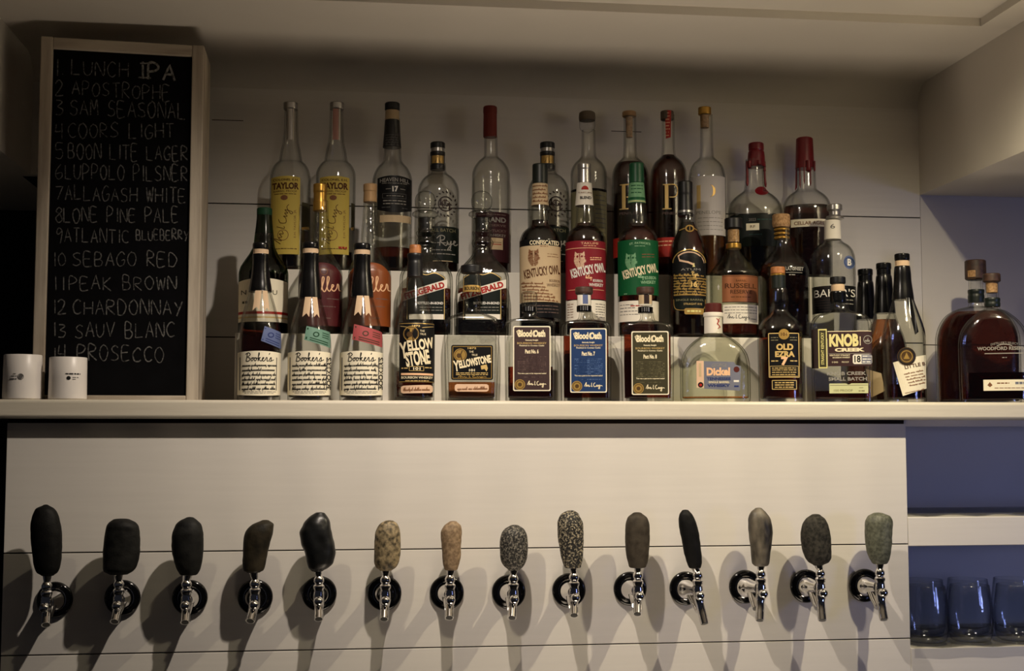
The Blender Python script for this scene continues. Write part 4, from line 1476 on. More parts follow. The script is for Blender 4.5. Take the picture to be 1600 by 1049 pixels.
A.text('WHISKEY', 920, 942, 446, 451, 'white ink', bold=.02)
A.stroke([(888, 456), (943, 456)], .6, 'peach ink', sub=14)
A.rect(884.4, 946, 472, 503, 'white paper')
A.text('NO', 888, 891, 476, 480, 'sepia ink')
for y in (478, 482, 486, 490, 494, 498):
    A.print_line(887, 896, y, 1.2, 'sepia ink')
    A.print_line(930, 944, y, 1.2, 'grey ink')
b.art('front_label', A, 'crimson label with pale owl drawing over a white back panel')

b = rowbottle(997, Y2, ZR1, 'round bottle with bright green owl label and green cap', prof(32), ROW2)
b.liquid(350, 'dark bourbon')
b.cap('capsule', 'green capsule', [(255.5, 10.8), (257, 11.6), (286, 11.8), (287, 11.6)], 'green capsule', cx=995.5)
b.cap('neck_wrap', 'mint green paper', [(287, 11.9), (304, 13), (318.5, 14.2)], 'mint green neck label', cx=995.5)
A = Art()
for j, y in enumerate((292, 297, 303)):
    A.print_line(987, 1005, y, 1.6, 'kelly green paper')
A.stroke([(983, 312), (1009, 312)], 4, 'kelly green paper', 1, sub=10)
A.stroke([(982.5, 316.5), (1009.5, 316.5)], 1.2, 'yellow ink', 1, sub=10)
b.art('neck_print', A, 'green print on the neck label', on='neck_wrap')
A = Art()
A.rect(965.2, 1028.6, 379, 464, 'kelly green paper')
A.text("ST. PATRICK'S", 984, 1016, 382.5, 386, 'pale mint ink', bold=.02, arc=1.5)
A.print_line(992, 1008, 389, 1, 'pale mint ink')
owl(A, 986, 412, 'mint green paper', 'kelly green paper')
A.print_line(1003, 1022, 402, 1.4, 'sepia ink', slope=-.06)
A.print_line(1003, 1022, 406, 1.4, 'sepia ink', slope=-.06)
A.text('KENTUCKY OWL', 973, 1027, 420, 434, 'cream ink', rot=13, bold=.04)
A.cursive('sign', 997, 1006, 432, 441, .8, 'pale mint ink')
A.text('BOURBON', 1007, 1024, 435, 440, 'pale mint ink', rot=4, bold=.02)
A.text('WHISKEY', 1001, 1024, 442, 447, 'pale mint ink', rot=4, bold=.02)
A.print_line(975, 980, 462, 1, 'pale mint ink')
A.rect(965.4, 1028.4, 473, 505, 'white paper')
for j, y in enumerate((479, 484, 489, 494)):
    A.print_line(969, 990 + 3 * j, y, 1.2, 'grey ink')
A.print_line(985, 1004, 481, 2, 'red ink')
b.art('front_label', A, 'bright green label with mint owl drawing over a white back panel')

b = rowbottle(1075, Y2, ZR1, 'black bottle with arched black and gold landscape label and black cap',
              [(336, 10.8), (345, 11.6), (352, 13.5), (360, 17), (370, 21.5), (382, 26), (394, 28.8), (408, 30), (527, 29.6)], ROW2)
b.liquid(348, 'dark bourbon')
b.cap('capsule', 'black capsule', [(284, 10.4), (285.5, 11.5), (302, 11.6), (306, 11.2), (329.5, 12)], 'matt black capsule', cx=1072)
b.cap('capsule_ring', 'silver foil', [(329.5, 12.2), (333.6, 12.2)], 'silver ring', cx=1072)
b.cap('capsule_lip', 'black capsule', [(333.6, 11.8), (338.5, 12)], 'black lower edge', cx=1072)
A = Art()
A.disc(1078.4, 359.6, 7, 'gold foil', 0, ry=6)
A.disc(1078.4, 359.6, 4.6, 'black ink', 1, ry=4)
A.stroke([(1078.4, 356), (1078.4, 363)], 1.2, 'gold foil', 2)
A.stroke([(1062, 362), (1071, 359)], 1.4, 'gold foil', 0)
A.stroke([(1085, 359), (1090, 362)], 1.4, 'gold foil', 0)
b.art('neck_seal', A, 'small gold seal')
A = Art()
topf = lambda u: 413 - 20 * math.sqrt(max(0, 1 - (2 * u - 1) ** 2))
A.rect(1051, 1102.5, 413, 487, 'black paper', top=topf)
arc = [(1077 + 25 * math.cos(R_(a)), 413 - 19 * math.sin(R_(a))) for a in range(0, 181, 10)]
A.stroke(arc, 1.6, 'gold foil', 1)
A.poly([(1077 + 23 * math.cos(R_(a)), 414 - 17 * math.sin(R_(a))) for a in range(0, 150, 10)] + [(1062, 412), (1075, 415), (1086, 420)], 'peach paper', 1)
A.poly([(1084, 421), (1087, 410), (1090, 406), (1095, 404), (1099, 412), (1100, 421)], 'black paper', 2)
A.poly([(1082, 421), (1084, 414), (1086, 421)], 'yellow ink', 2)
A.text('ATUM', 1064, 1094, 423, 426.5, 'dull white ink')
A.cursive('Rye', 1080, 1091, 428, 436, .9, 'pale gold ink')
for j in range(8):
    A.scribble(1053, 1102, 434 + j * 4.2, 3.2, 1.1, 'gold foil', 1, seed=90 + j, slope=.02)
A.disc(1084, 447.5, 8.6, 'black ink', 2)
A.ring(1084, 447.5, 7.6, 1, 'gold foil', 3)
A.text('16', 1079, 1089, 443, 452, 'pale gold ink', 3, bold=.04)
A.stroke([(1053, 464), (1101, 464)], 1.2, 'gold foil', 1, sub=12)
A.rect(1052, 1102, 468, 486, 'black green paper', 1)
A.text('SINGLE BARREL', 1056, 1099, 470, 473, 'dim olive print', 2)
A.text('STRAIGHT RYE', 1068, 1096, 476.5, 479.5, 'pale gold ink', 2)
A.stroke(smooth_line([(1053, 470), (1054, 482), (1062, 487), (1092, 487), (1100, 482), (1101, 470)]), 1, 'gold foil', 2)
b.art('front_label', A, 'arched black and gold landscape label')
A = Art()
A.rect(1069, 1098.5, 484.5, 494, 'gold foil', rad=2)
A.print_line(1073, 1094, 489, 3, 'pale yellow paper')
b.art('lower_label', A, 'small gold plate', lift=0.0007)

b = rowbottle(1147, Y2, ZR1, 'angular shouldered bottle with shiny copper label over a white paper label',
              [(358, 10), (379, 10.6), (390, 11.5), (396, 14.5), (404, 20.5), (414, 28.5), (422, 34), (426, 37.4), (431, 38.2), (527, 38)], ROW2, glass='pale green glass')
b.liquid(509, 'dark bourbon')
b.cap('stopper', 'black capsule', [(341.5, 13), (343, 14), (357, 14), (358.5, 12)], 'wide black stopper')
b.cap('neck_strip', 'cork', [(359, 9), (379, 9)], 'tan cork seen through the neck')
b.cap('neck_ring', 'gold capsule', [(381, 11.4), (382, 12), (388.5, 12), (389.5, 11.4)], 'gold neck ring')
A = Art()
A.rect(1128.5, 1183.5, 434.5, 476.5, 'copper foil')
A.stroke([(1128.5, 436), (1183.5, 436)], .8, 'brown ink', sub=16)
A.text('BARREL', 1150, 1166, 441.5, 444.5, 'brown ink')
A.text('RUSSELL', 1133, 1181, 447, 454.5, 'brown ink', bold=.02)
A.text('RESERVE', 1141, 1174, 457, 463, 'brown ink', bold=.02)
A.stroke([(1128.5, 475.8), (1183.5, 475.8)], 1.2, 'dusk brown ink', sub=16)
A.print_line(1142, 1172, 468, 1.4, 'brown ink')
b.art('copper_label', A, 'shiny copper foil label')
A = Art()
A.rect(1129.5, 1183.5, 479.5, 508.5, 'white paper')
for y in (483.5, 488, 492.5):
    A.print_line(1132, 1181, y, 1.0, 'grey ink')
A.cursive('sign', 1136, 1170, 494, 504, .9, 'grey ink')
A.print_line(1168, 1181, 501.5, 1, 'grey ink')
b.art('paper_label', A, 'white paper label with signature')
A = Art()
A.poly([(1121, 452), (1123, 447), (1125, 452), (1123.8, 452), (1123.8, 456), (1122.2, 456), (1122.2, 452)], 'white ink', 1)
b.art('printed_mark', A, 'white arrow mark on the glass')

b = rowbottle(1225.5, Y2, ZR1, 'round shouldered dark bottle with cork top and gold ringed neck',
              [(356, 11), (378, 11.8), (386, 13.5), (393, 18), (400, 24.5), (408, 31.5), (415, 36.5), (423, 39), (432, 39.4), (527, 39)], ROW2)
b.liquid(414.5, 'dark bourbon')
b.cap('stopper', 'cork', [(335.5, 12.6), (337, 14), (351, 14.2), (356, 12.6)], 'brown cork stopper', cx=1222)
for y in (357, 363.5, 370):
    b.cap('neck_ring', 'gold capsule', [(y, 11.4), (y + 1.2, 12.6), (y + 3, 12.6), (y + 4.4, 11.4)], 'gold neck ring', cx=1222.5)
A = Art()
A.text('LATONSET', 1228, 1255, 421.5, 427.5, 'dull white ink', 1, bold=.04)
A.stroke([(1228, 430.5), (1253, 430.5)], .8, 'dull white ink', 1, sub=8)
A.print_line(1233, 1244, 434, 1.8, 'dull white ink', 1)
b.art('printed_name', A, 'white lettering on the glass')

b = rowbottle(1302.5, Y2, ZR1, 'clear bottle with silver stopper, blue round badge and black band at right of riser',
              [(338, 11), (374, 12.4), (379, 16), (385, 25), (394, 31.4), (404, 34), (414, 34.6), (527, 34.4)], ROW2)
b.cap('stopper', 'silver foil', [(320, 11), (321.5, 12.2), (329, 12.2), (331, 9), (337, 9), (339, 13), (342.5, 14.6), (344, 11)], 'silver knob stopper', cx=1306)
b.cap('neck_wrap', 'white paper', [(345, 12.6), (360, 13), (375, 13.4)], 'white neck label', cx=1302)
A = Art()
A.text('6', 1299, 1306, 352, 359, 'grey ink')
b.art('neck_print', A, 'grey numeral', on='neck_wrap')
A = Art()
A.disc(1327, 413.8, 8.6, 'blue stamp paper', 1, ry=10.5)
A.ring(1327, 413.8, 7.2, 1, 'navy blue paper', 2)
A.text('B', 1324, 1330, 408.5, 419, 'white ink', 3, bold=.03)
b.art('round_badge', A, 'blue round badge')
A = Art()
A.rect(1268.4, 1336.6, 450, 492, 'black paper')
A.text("BAKER'S", 1272, 1335, 455, 467, 'white ink', bold=.0)
for y in (472, 478):
    A.print_line(1314, 1332, y, 1.4, 'dull white ink')
for i in range(10):
    A.stroke([(1269, 452 + i * 4), (1296, 452 + i * 4)], .7, 'dark brown paper', 1, sub=10)
b.art('front_label', A, 'black wrap band with white lettering')

# --- top riser step (third row)
for k, (cx, hw, nx, lx0, lx1, level, strip, nm) in enumerate([(453.5, 32, 452.5, 424, 468.6, 362, 'silver foil', 'with grey tax strip'), (524.5, 31, 525, 500, 545.5, 396, 'pink strip', 'with pink tax strip')]):
    b = rowbottle(cx, Y3, ZR2, 'tall clear bottle with long yellow label, %s, on the top step' % nm,
                  [(172, 10.4), (200, 11), (222, 12.5), (236, 15.5), (247, 17.4), (252, 18.4), (257, 23.5), (264, 28), (272, 30.6), (281, hw), (430, hw - .4)], ROW3)
    b.liquid(level, 'dark bourbon')
    b.cap('cap', 'silver foil', [(160.5, 10), (161.5, 11.2), (170.5, 11.2), (172, 10.4)], 'silver cap', cx=nx)
    A = Art()
    A.rect(nx - 6, nx + 3, 172, 221, strip)
    A.stroke([(nx + 4.5, 172), (nx + 4.5, 222)], 1.4, 'white paper', 0)
    b.art('tax_strip', A, 'paper strip down the neck')
    A = Art()
    A.rect(lx0, lx1, 281.5, 401.5, 'yellow paper', top=lambda u: 282.5 - 1.5 * (1 - (2 * u - 1) ** 2))
    m = (lx0 + lx1) / 2
    A.text('COLONEL E.H.', lx0 + 3, lx1 - 3, 285, 288.5, 'brown ink', bold=.02)
    A.text('TAYLOR', lx0 + 2, lx1 - 2, 291, 301.5, 'brown ink', bold=.05)
    A.text('BARREL PROOF', lx0 + 4, lx1 - 5, 303, 306, 'brown ink')
    A.print_line(lx0 + 5, lx1 - 6, 308.6, 1.2, 'brown ink')
    A.disc(m - 2, 314.5, 5.5, 'sepia ink', ry=4)
    A.cursive('sign', m - 3 - 31, m - 3 + 31, 345, 365, 1.0, 'brown ink', rot=78)
    A.ring(m - 3, 372, 8, .9, 'sepia ink', 2)
    A.text('E.H. TAYLOR, JR.', lx1 - 7 - 22, lx1 - 7 + 22, 352, 356, 'sepia ink', rot=90, cut=0)
    A.print_line(lx0 + 4, lx1 - 4, 393, 1.4, 'brown ink')
    if k:
        A.print_line(lx1 - 16, lx1 - 3, 391, 3.5, 'red ink', 2)
    b.art('front_label', A, 'long yellow label with brown script')
    A = Art()
    A.rect(lx1 + 3, cx + hw - 1.5, 320, 362, 'olive paper')
    A.stroke([(lx1 + 3, 361), (cx + hw - 2, 358)], 4, 'gold foil', 1)
    b.art('side_label', A, 'dark olive side label')

b = rowbottle(613, Y3, ZR2, 'tall clear bottle with black wax neck and curved black label numbered 17',
              [(186, 11), (225, 13), (250, 14.2), (256, 17.5), (262, 23), (270, 27.6), (280, 30.6), (288, 31), (430, 30.6)], ROW3)
b.liquid(389.5, 'dark bourbon')
b.cap('stopper', 'black capsule', [(161, 10.6), (162.5, 11.8), (172, 11.8), (173.5, 10.6)], 'black stopper', cx=612)
b.cap('tax_strip', 'tan paper', [(173, 10.8), (189, 11.2)], 'torn tan strip', cx=612)
b.cap('neck_sleeve', 'black capsule', [(188, 11.4), (206, 12.4), (231, 14.6)], 'black neck sleeve', cx=612)
A = Art()
for j in range(5):
    A.scribble(602, 622, 214 + 4 * j, 3, .7, 'grey ink', seed=j)
b.art('sleeve_print', A, 'grey lattice print', on='neck_sleeve')
A = Art()
A.rect(590, 642.6, 280, 336, 'black paper', top=lambda u: 280 + 3.5 * (2 * u - 1) ** 2, bot=lambda u: 337 - 5 * (2 * u - 1) ** 2)
A.text('HEAVEN HILL', 594, 639, 283.5, 289.5, 'dull white ink', bold=.02, arc=1.5)
A.print_line(597, 636, 292, 1, 'dull white ink')
A.text('17', 613, 622, 296.5, 305, 'white ink', bold=.04, rot=3)
A.stroke([(603, 301), (611, 300.5)], .8, 'dull white ink')
A.stroke([(625, 300.5), (633, 301)], .8, 'dull white ink')
A.frame(598, 634, 308, 315, .5, 'grey ink')
A.print_line(604, 630, 311.5, 1.2, 'dull white ink')
A.print_line(599, 634, 319, 1.6, 'dull white ink')
A.print_line(599, 634, 323.5, 1.6, 'dull white ink')
A.print_line(597, 612, 329, 1, 'grey ink')
A.print_line(628, 637, 330, 1, 'grey ink')
b.art('front_label', A, 'curved black label numbered 17')
A = Art()
A.rect(594, 642, 341, 352, 'tan paper')
b.art('lower_label', A, 'plain tan strip')


def pirate(cx, side, label, level):
    b = rowbottle(cx, Y3, ZR2, label, [(256, 11), (267, 11.6), (272, 14), (277, 21), (284, 27), (293, 31), (302, 32.4), (430, 32)], ROW3)
    b.liquid(level, 'dark bourbon')
    q = cx - 1.5
    b.cap('stopper', 'black capsule', [(223, 10.6), (224.5, 11.6), (232, 11.6)], 'black stopper', cx=q)
    b.cap('stopper_ring', 'silver foil', [(232, 10.8), (238, 10.8)], 'silver ring', cx=q)
    b.cap('neck_sleeve', 'black capsule', [(238, 11.8), (243, 11.8), (244, 11.2), (258, 11.2), (259, 11.8), (266, 11.6)], 'black neck sleeve', cx=q)
    A = Art()
    A.rect(q - 9, q + 9, 245, 257, 'gold foil')
    A.stroke([(q - 4, 256), (q, 246), (q + 4, 256)], 1.2, 'dark bronze seal')
    b.art('neck_band', A, 'gold neck band', on='neck_sleeve')
    A = Art()
    x = cx + side
    for a in range(0, 360, 20):
        p = (x + 15 * math.cos(R_(a)), 324 - 17 * math.sin(R_(a)))
        A.stroke([p, (x + 17.5 * math.cos(R_(a + 8)), 324 - 20 * math.sin(R_(a + 8)))], 2, 'dark brown paper', 0)
    A.ring(x, 324, 11, 2, 'dark brown paper', 0, 30, 330)
    A.cursive('sign', x - 9, x + 9, 316, 332, 1.6, 'dark brown paper', 0)
    A.ring(x, 324, 6, 1.4, 'dusk brown ink', 0, 0, 250)
    b.art('printed_crest', A, 'round dark crest on the glass')
    A = Art()
    A.rect(cx - 31, cx + 31.5, 358.5, 413, 'black green paper')
    A.text('SMALL BATCH', cx - 20, cx + 26, 362, 367, 'dim olive print')
    A.cursive('Rye', cx - 2, cx + 30, 372, 394, 1.5, 'dull white ink', rot=4)
    A.print_line(cx - 10, cx + 16, 384, 1.6, 'dull white ink')
    A.print_line(cx - 10, cx + 20, 395, 1.4, 'dull white ink')
    A.print_line(cx - 10, cx + 26, 401, 1.4, 'dull white ink')
    A.stroke([(cx - 8, 412), (cx + 22, 412)], 1, 'tan paper', 1)
    b.art('front_label', A, 'black green label with white script')
    return b


pirate(685, 11, 'clear round bottle with dark crest on the shoulder, black cap, behind the left rippled decanter', 388)
pirate(857, 12, 'clear round bottle with dark crest, mostly hidden behind the tan-labelled bottle', 356)

b = rowbottle(767, Y3, ZR2, 'slim clear bottle with dull red capsule behind the right rippled decanter',
              [(213, 10), (243, 10.6), (247, 13), (251, 18), (257, 23), (265, 27.4), (274, 29.4), (430, 29)], ROW3)
b.liquid(380, 'dark bourbon')
b.cap('capsule', 'dark red capsule', [(166.7, 9.8), (168.5, 10.8), (176, 11), (178, 10.6), (213, 10.8), (215, 10.4)], 'dull red capsule', cx=765.7)
A = Art()
A.rect(743, 796, 336, 413, 'deep maroon paper')
A.print_line(748, 790, 340, 1.6, 'dim print')
A.text('GRAND', 752, 790, 344, 352, 'dull white ink', bold=.03)
A.text('RESERVE', 758, 790, 355, 358.5, 'dim print', bold=.02)
A.text('KENTUCKY', 756, 791, 363, 367, 'dim print', bold=.02)
A.text('WHISKEY', 764, 790, 370, 374, 'dull white ink')
A.rect(767, 785.4, 376, 394, 'tan paper', 1)
A.stroke([(770, 383), (783, 383)], .8, 'sepia ink', 2)
A.stroke([(769, 386), (783, 386)], 1.2, 'rust red paper', 2)
b.art('front_label', A, 'dark maroon label with tan tag')

b = rowbottle(920, Y3, ZR2, 'clear bottle with round grey brown stopper behind the crimson-labelled bottle',
              [(204, 10.6), (230, 11), (244, 12), (250, 16), (256, 22), (264, 26.4), (272, 28.2), (430, 28)], ROW3)
b.liquid(300, 'dark bourbon')
b.cap('stopper', 'grey brown stopper', [(174.7, 9.5), (177, 12.4), (185, 13.2), (189, 12.6)], 'rounded grey brown stopper', cx=918)
b.cap('stopper_base', 'tumbler glass', [(189, 12.4), (196, 12.6), (202, 11.4), (206, 6), (208, 3)], 'glass underside of the stopper', cx=918)
A = Art()
A.rect(892.3, 947.6, 299, 302, 'black paper')
A.rect(892.3, 947.6, 303, 420, 'dim olive print')
for i in range(9):
    A.print_line(930, 946, 310 + i * 7, 1.6, 'grey ink')
b.art('front_label', A, 'grey label turned behind')

for k, (cx, hw, nx, capm, lab, lvl) in enumerate([
    (985, 28.4, 984, 'tan capsule', 'dark red filled bottle with gold letter and cork top, behind the green-labelled bottle', 255),
    (1045, 28, 1043.5, 'grey brown stopper', 'dark filled bottle with gold letter and torn red neck strip', 243),
    (1105, 29, 1102.5, 'gold capsule', 'clear bottle with frosted white label, gold crescent and tall slim neck', 372)]):
    dy = [2, 0, 2][k]
    b = rowbottle(cx, Y3, ZR2, lab, [(180, 9.8), (225, 10), (243 + dy, 11.2), (248 + dy, 15), (253 + dy, 20.5), (260 + dy, 25), (269 + dy, 27.7), (279, hw), (430, hw - .4)], ROW3)
    b.liquid(lvl, 'amber bourbon' if k == 2 else 'dark bourbon')
    if k == 0:
        b.cap('stopper', capm, [(174.7, 10), (176, 11), (182, 11), (183, 9.8)], 'tan stopper', cx=nx)
        b.cap('stopper_cork', 'cork', [(183, 5.5), (215, 5)], 'cork inside the neck', cx=nx)
    elif k == 1:
        b.cap('stopper', capm, [(174, 9.6), (175.5, 10.6), (187, 10.6), (188, 9.8)], 'grey brown stopper', cx=nx)
        A = Art()
        A.poly([(nx - 3, 175), (nx + 6, 175), (nx + 5, 217), (nx - 2, 219)], 'red strip')
        for i in range(8):
            A.print_line(nx - 2, nx + 4, 179 + 5 * i, 1.6, 'peach ink', 2)
        b.art('tax_strip', A, 'torn red strip', lift=0.001)
    else:
        b.cap('stopper', capm, [(168, 9.4), (169, 10.4), (178, 10.4), (180, 9.8)], 'gold brown stopper', cx=nx)
        b.cap('stopper_cork', 'cork', [(180, 7), (200, 6.6)], 'cork inside the neck', cx=nx)
    A = Art()
    if k == 2:
        A.rect(1079, 1132.6, 280, 371.5, 'frosted white paper')
        A.poly([(1109, 294)] + [(1109 + 9 * math.cos(R_(a)), 303.5 - 9.5 * math.sin(R_(a))) for a in range(80, -81, -20)] + [(1109, 313)] + [(1111 + 3 * math.cos(R_(a)), 303.5 - 8 * math.sin(R_(a))) for a in range(-70, 71, 35)], 'gold foil', 2)
        A.rect(1089, 1095, 294, 330, 'pale gold ink', 1)
        A.text('PENELOPE', 1088, 1126, 334, 339, 'dull white ink', 1)
        for i in range(4):
            A.print_line(1090, 1128, 345 + i * 6, 1, 'dull white ink')
        b.art('front_label', A, 'frosted white label with gold crescent')
    else:
        x = [968, 1035][k]
        A.rect(x + 4, x + 9.5, 293, 330, 'pale gold ink', 0)
        A.stroke([(x, 331), (x + 14, 331)], 1.6, 'pale gold ink', 0)
        A.stroke([(x + 1, 293.5), (x + 12, 293.5)], 1.6, 'pale gold ink', 0)
        A.stroke(smooth_line([(x + 10, 294), (x + 20, 294), (x + 24, 303), (x + 20, 312), (x + 11, 313)]), 1.6, 'pale gold ink', 0)
        A.text('PENELOPE', x, x + 34, 336, 340, 'dim print', 0)
        b.art('printed_letter', A, 'large gold letter on the glass')
        A = Art()
        A.rect(cx - 27, cx + 27, 375, 405, 'rust red paper')
        for y in (381, 387):
            A.print_line(cx - 20, cx + 20, y, 2, 'peach ink')
        b.art('lower_label', A, 'red lower label')

for k, (cx, nx, wt, dr_, pr, level, lab) in enumerate([
    (1180, 1183, 224, .9, [(250, 14), (275, 14.8), (297, 17), (302, 22), (307, 29), (314, 36), (322, 40.4), (332, 42.6), (345, 43), (430, 42.4)], 339,
     'red wax dipped bottle with round red seal and dark label'),
    (1261, 1259, 215.5, .9, [(255, 14), (275, 14.6), (295, 15.4), (300, 20), (305, 27), (311, 32.5), (319, 36.6), (330, 38.8), (340, 39), (430, 38.6)], 324,
     'red wax dipped bottle with cream strip label, rightmost on the top step')]):
    b = rowbottle(cx, Y3, ZR2, lab, pr, ROW3, n=2.3, dr=dr_)
    b.liquid(level, 'dark bourbon')
    if k == 0:
        b.cap('wax_seal', 'red wax', [(224, 10.6), (225.5, 12), (234, 12.2), (236.5, 11.6), (238, 12.6), (252, 14), (262, 15.2)], 'dripping red wax', cx=nx)
        dr1 = [(1169.5, 293, 4), (1173, 266, 5), (1196, 270, 4.5), (1199.5, 294, 3.5), (1187, 262, 8)]
    else:
        b.cap('wax_seal', 'red wax', [(215.5, 11), (217.5, 13.2), (225, 13.6), (250, 14.6), (264, 15.4)], 'dripping red wax', cx=nx)
        dr1 = [(1244.5, 298, 2.6), (1252, 296, 2.2), (1258, 290, 2), (1264.5, 272, 8), (1267, 294, 2), (1273, 270, 3)]
    A = Art()
    for x, yb, w in dr1:
        x_ = x
        A.poly([(x_ - w / 2, 252), (x_ + w / 2, 252), (x_ + w * .4, yb - 2), (x_, yb), (x_ - w * .4, yb - 2)] if w > 4.4 else
               [(x_ - w / 2, 252), (x_ + w / 2, 252), (x_ + w * .35, yb - 2), (x_, yb), (x_ - w * .35, yb - 2)], 'red wax', 0)
    # thicken the drips
    mbd = MB()
    mp = b.mapper(None, 0.0018)
    for x, yb, w in dr1:
        pts = [mp(x + (nx - cx) * 0 , y, 0) for y in [254 + (yb - 254) * i / 8 for i in range(9)]]
        mbd.tube(pts, [w * b.s * .5] * 7 + [w * b.s * .6, w * b.s * .2], 'red wax', 10)
    o = mbd.build('wax_drips', b.root)
    o['label'] = 'thin red wax drips down the neck'
    A = Art()
    if k == 0:
        A2 = Art()
        A2.disc(1190.5, 302.5, 10.4, 'red wax', 0, ry=8)
        b.art('wax_medallion', A2, 'round red wax seal', lift=0.0015)
        A.rect(1140, 1222, 341, 390, 'black green paper')
        A.text('2023', 1170, 1181, 347, 351.5, 'grey ink', bold=.03)
        A.print_line(1183, 1207, 349, 2, 'dark teal ink')
        A.rect(1166, 1186, 355, 365.5, 'cream paper', 1)
        A.text('RF', 1172, 1180, 358, 362, 'brown ink')
        A.print_line(1170, 1190, 372, 1.6, 'dark teal ink')
        b.art('front_label', A, 'dark green label with small cream patch')
    else:
        A.rect(1236, 1298, 347.6, 359.5, 'cream paper')
        A.text('CELLAR AGED', 1241, 1290, 351, 356.5, 'sepia ink', bold=.02)
        b.art('front_label', A, 'cream strip label')

# ------------------------------------------------------------------ white cups
for k, (cx, hw, y0, y1, lab) in enumerate([(35, 31, 553, 622, 'white ceramic cup with small grey print at the far left end of the shelf'),
                                           (106, 30.5, 557, 622.5, 'white ceramic cup with small dark print standing before the chalkboard corner')]):
    Yc = 2.457
    p = at(cx, 600, Yc)
    s = (p - EYE).dot(FWD) / F
    ht = at(cx, y0 + 2, Yc).z - Z_SHELF
    root = tag(empty('ceramic_cup', (p.x, Yc, Z_SHELF), -math.atan2(p.x, Yc)), lab, 'cup', 'white cups on the shelf')
    mb = MB()
    r = hw * s * .95
    mb.lathe([(r * .93, 0), (r, .002), (r * .985, ht * .5), (r * .975, ht - .001), (r * .95, ht), (r * .92, ht - .002), (r * .92, .004)], 'white glazed ceramic', seg=56)
    mb.build('cup_body', root, smooth=50)
    A = Art()
    if k == 0:
        A.print_line(20, 26, 585.5, 1.2, 'grey ink')
        A.print_line(17, 26, 589, 1.2, 'grey ink')
        A.print_line(15, 26, 593.5, 2.2, 'grey ink')
        A.disc(32, 590, 3.2, 'grey ink', ry=3.6)
        A.ring(32, 590, 4.4, .8, 'grey ink')
    else:
        A.print_line(102, 125, 585.5, 2.2, 'black ink')
        A.disc(107, 592, 3.2, 'black ink', ry=3)
        A.print_line(113, 122, 591, 1.2, 'grey ink')
        A.print_line(113, 119, 594, 1.2, 'grey ink')

    def cm(x, y, layer, cx=cx, s=s, r=r, Yc=Yc):
        u = max(-.98, min(.98, (x - cx) * s * .95 / r))
        return Vector((u * r * 1.004, -r * 1.004 * math.sqrt(1 - u * u), at(cx, y, Yc).z - Z_SHELF))
    A.apply('printed_logo', root, cm)

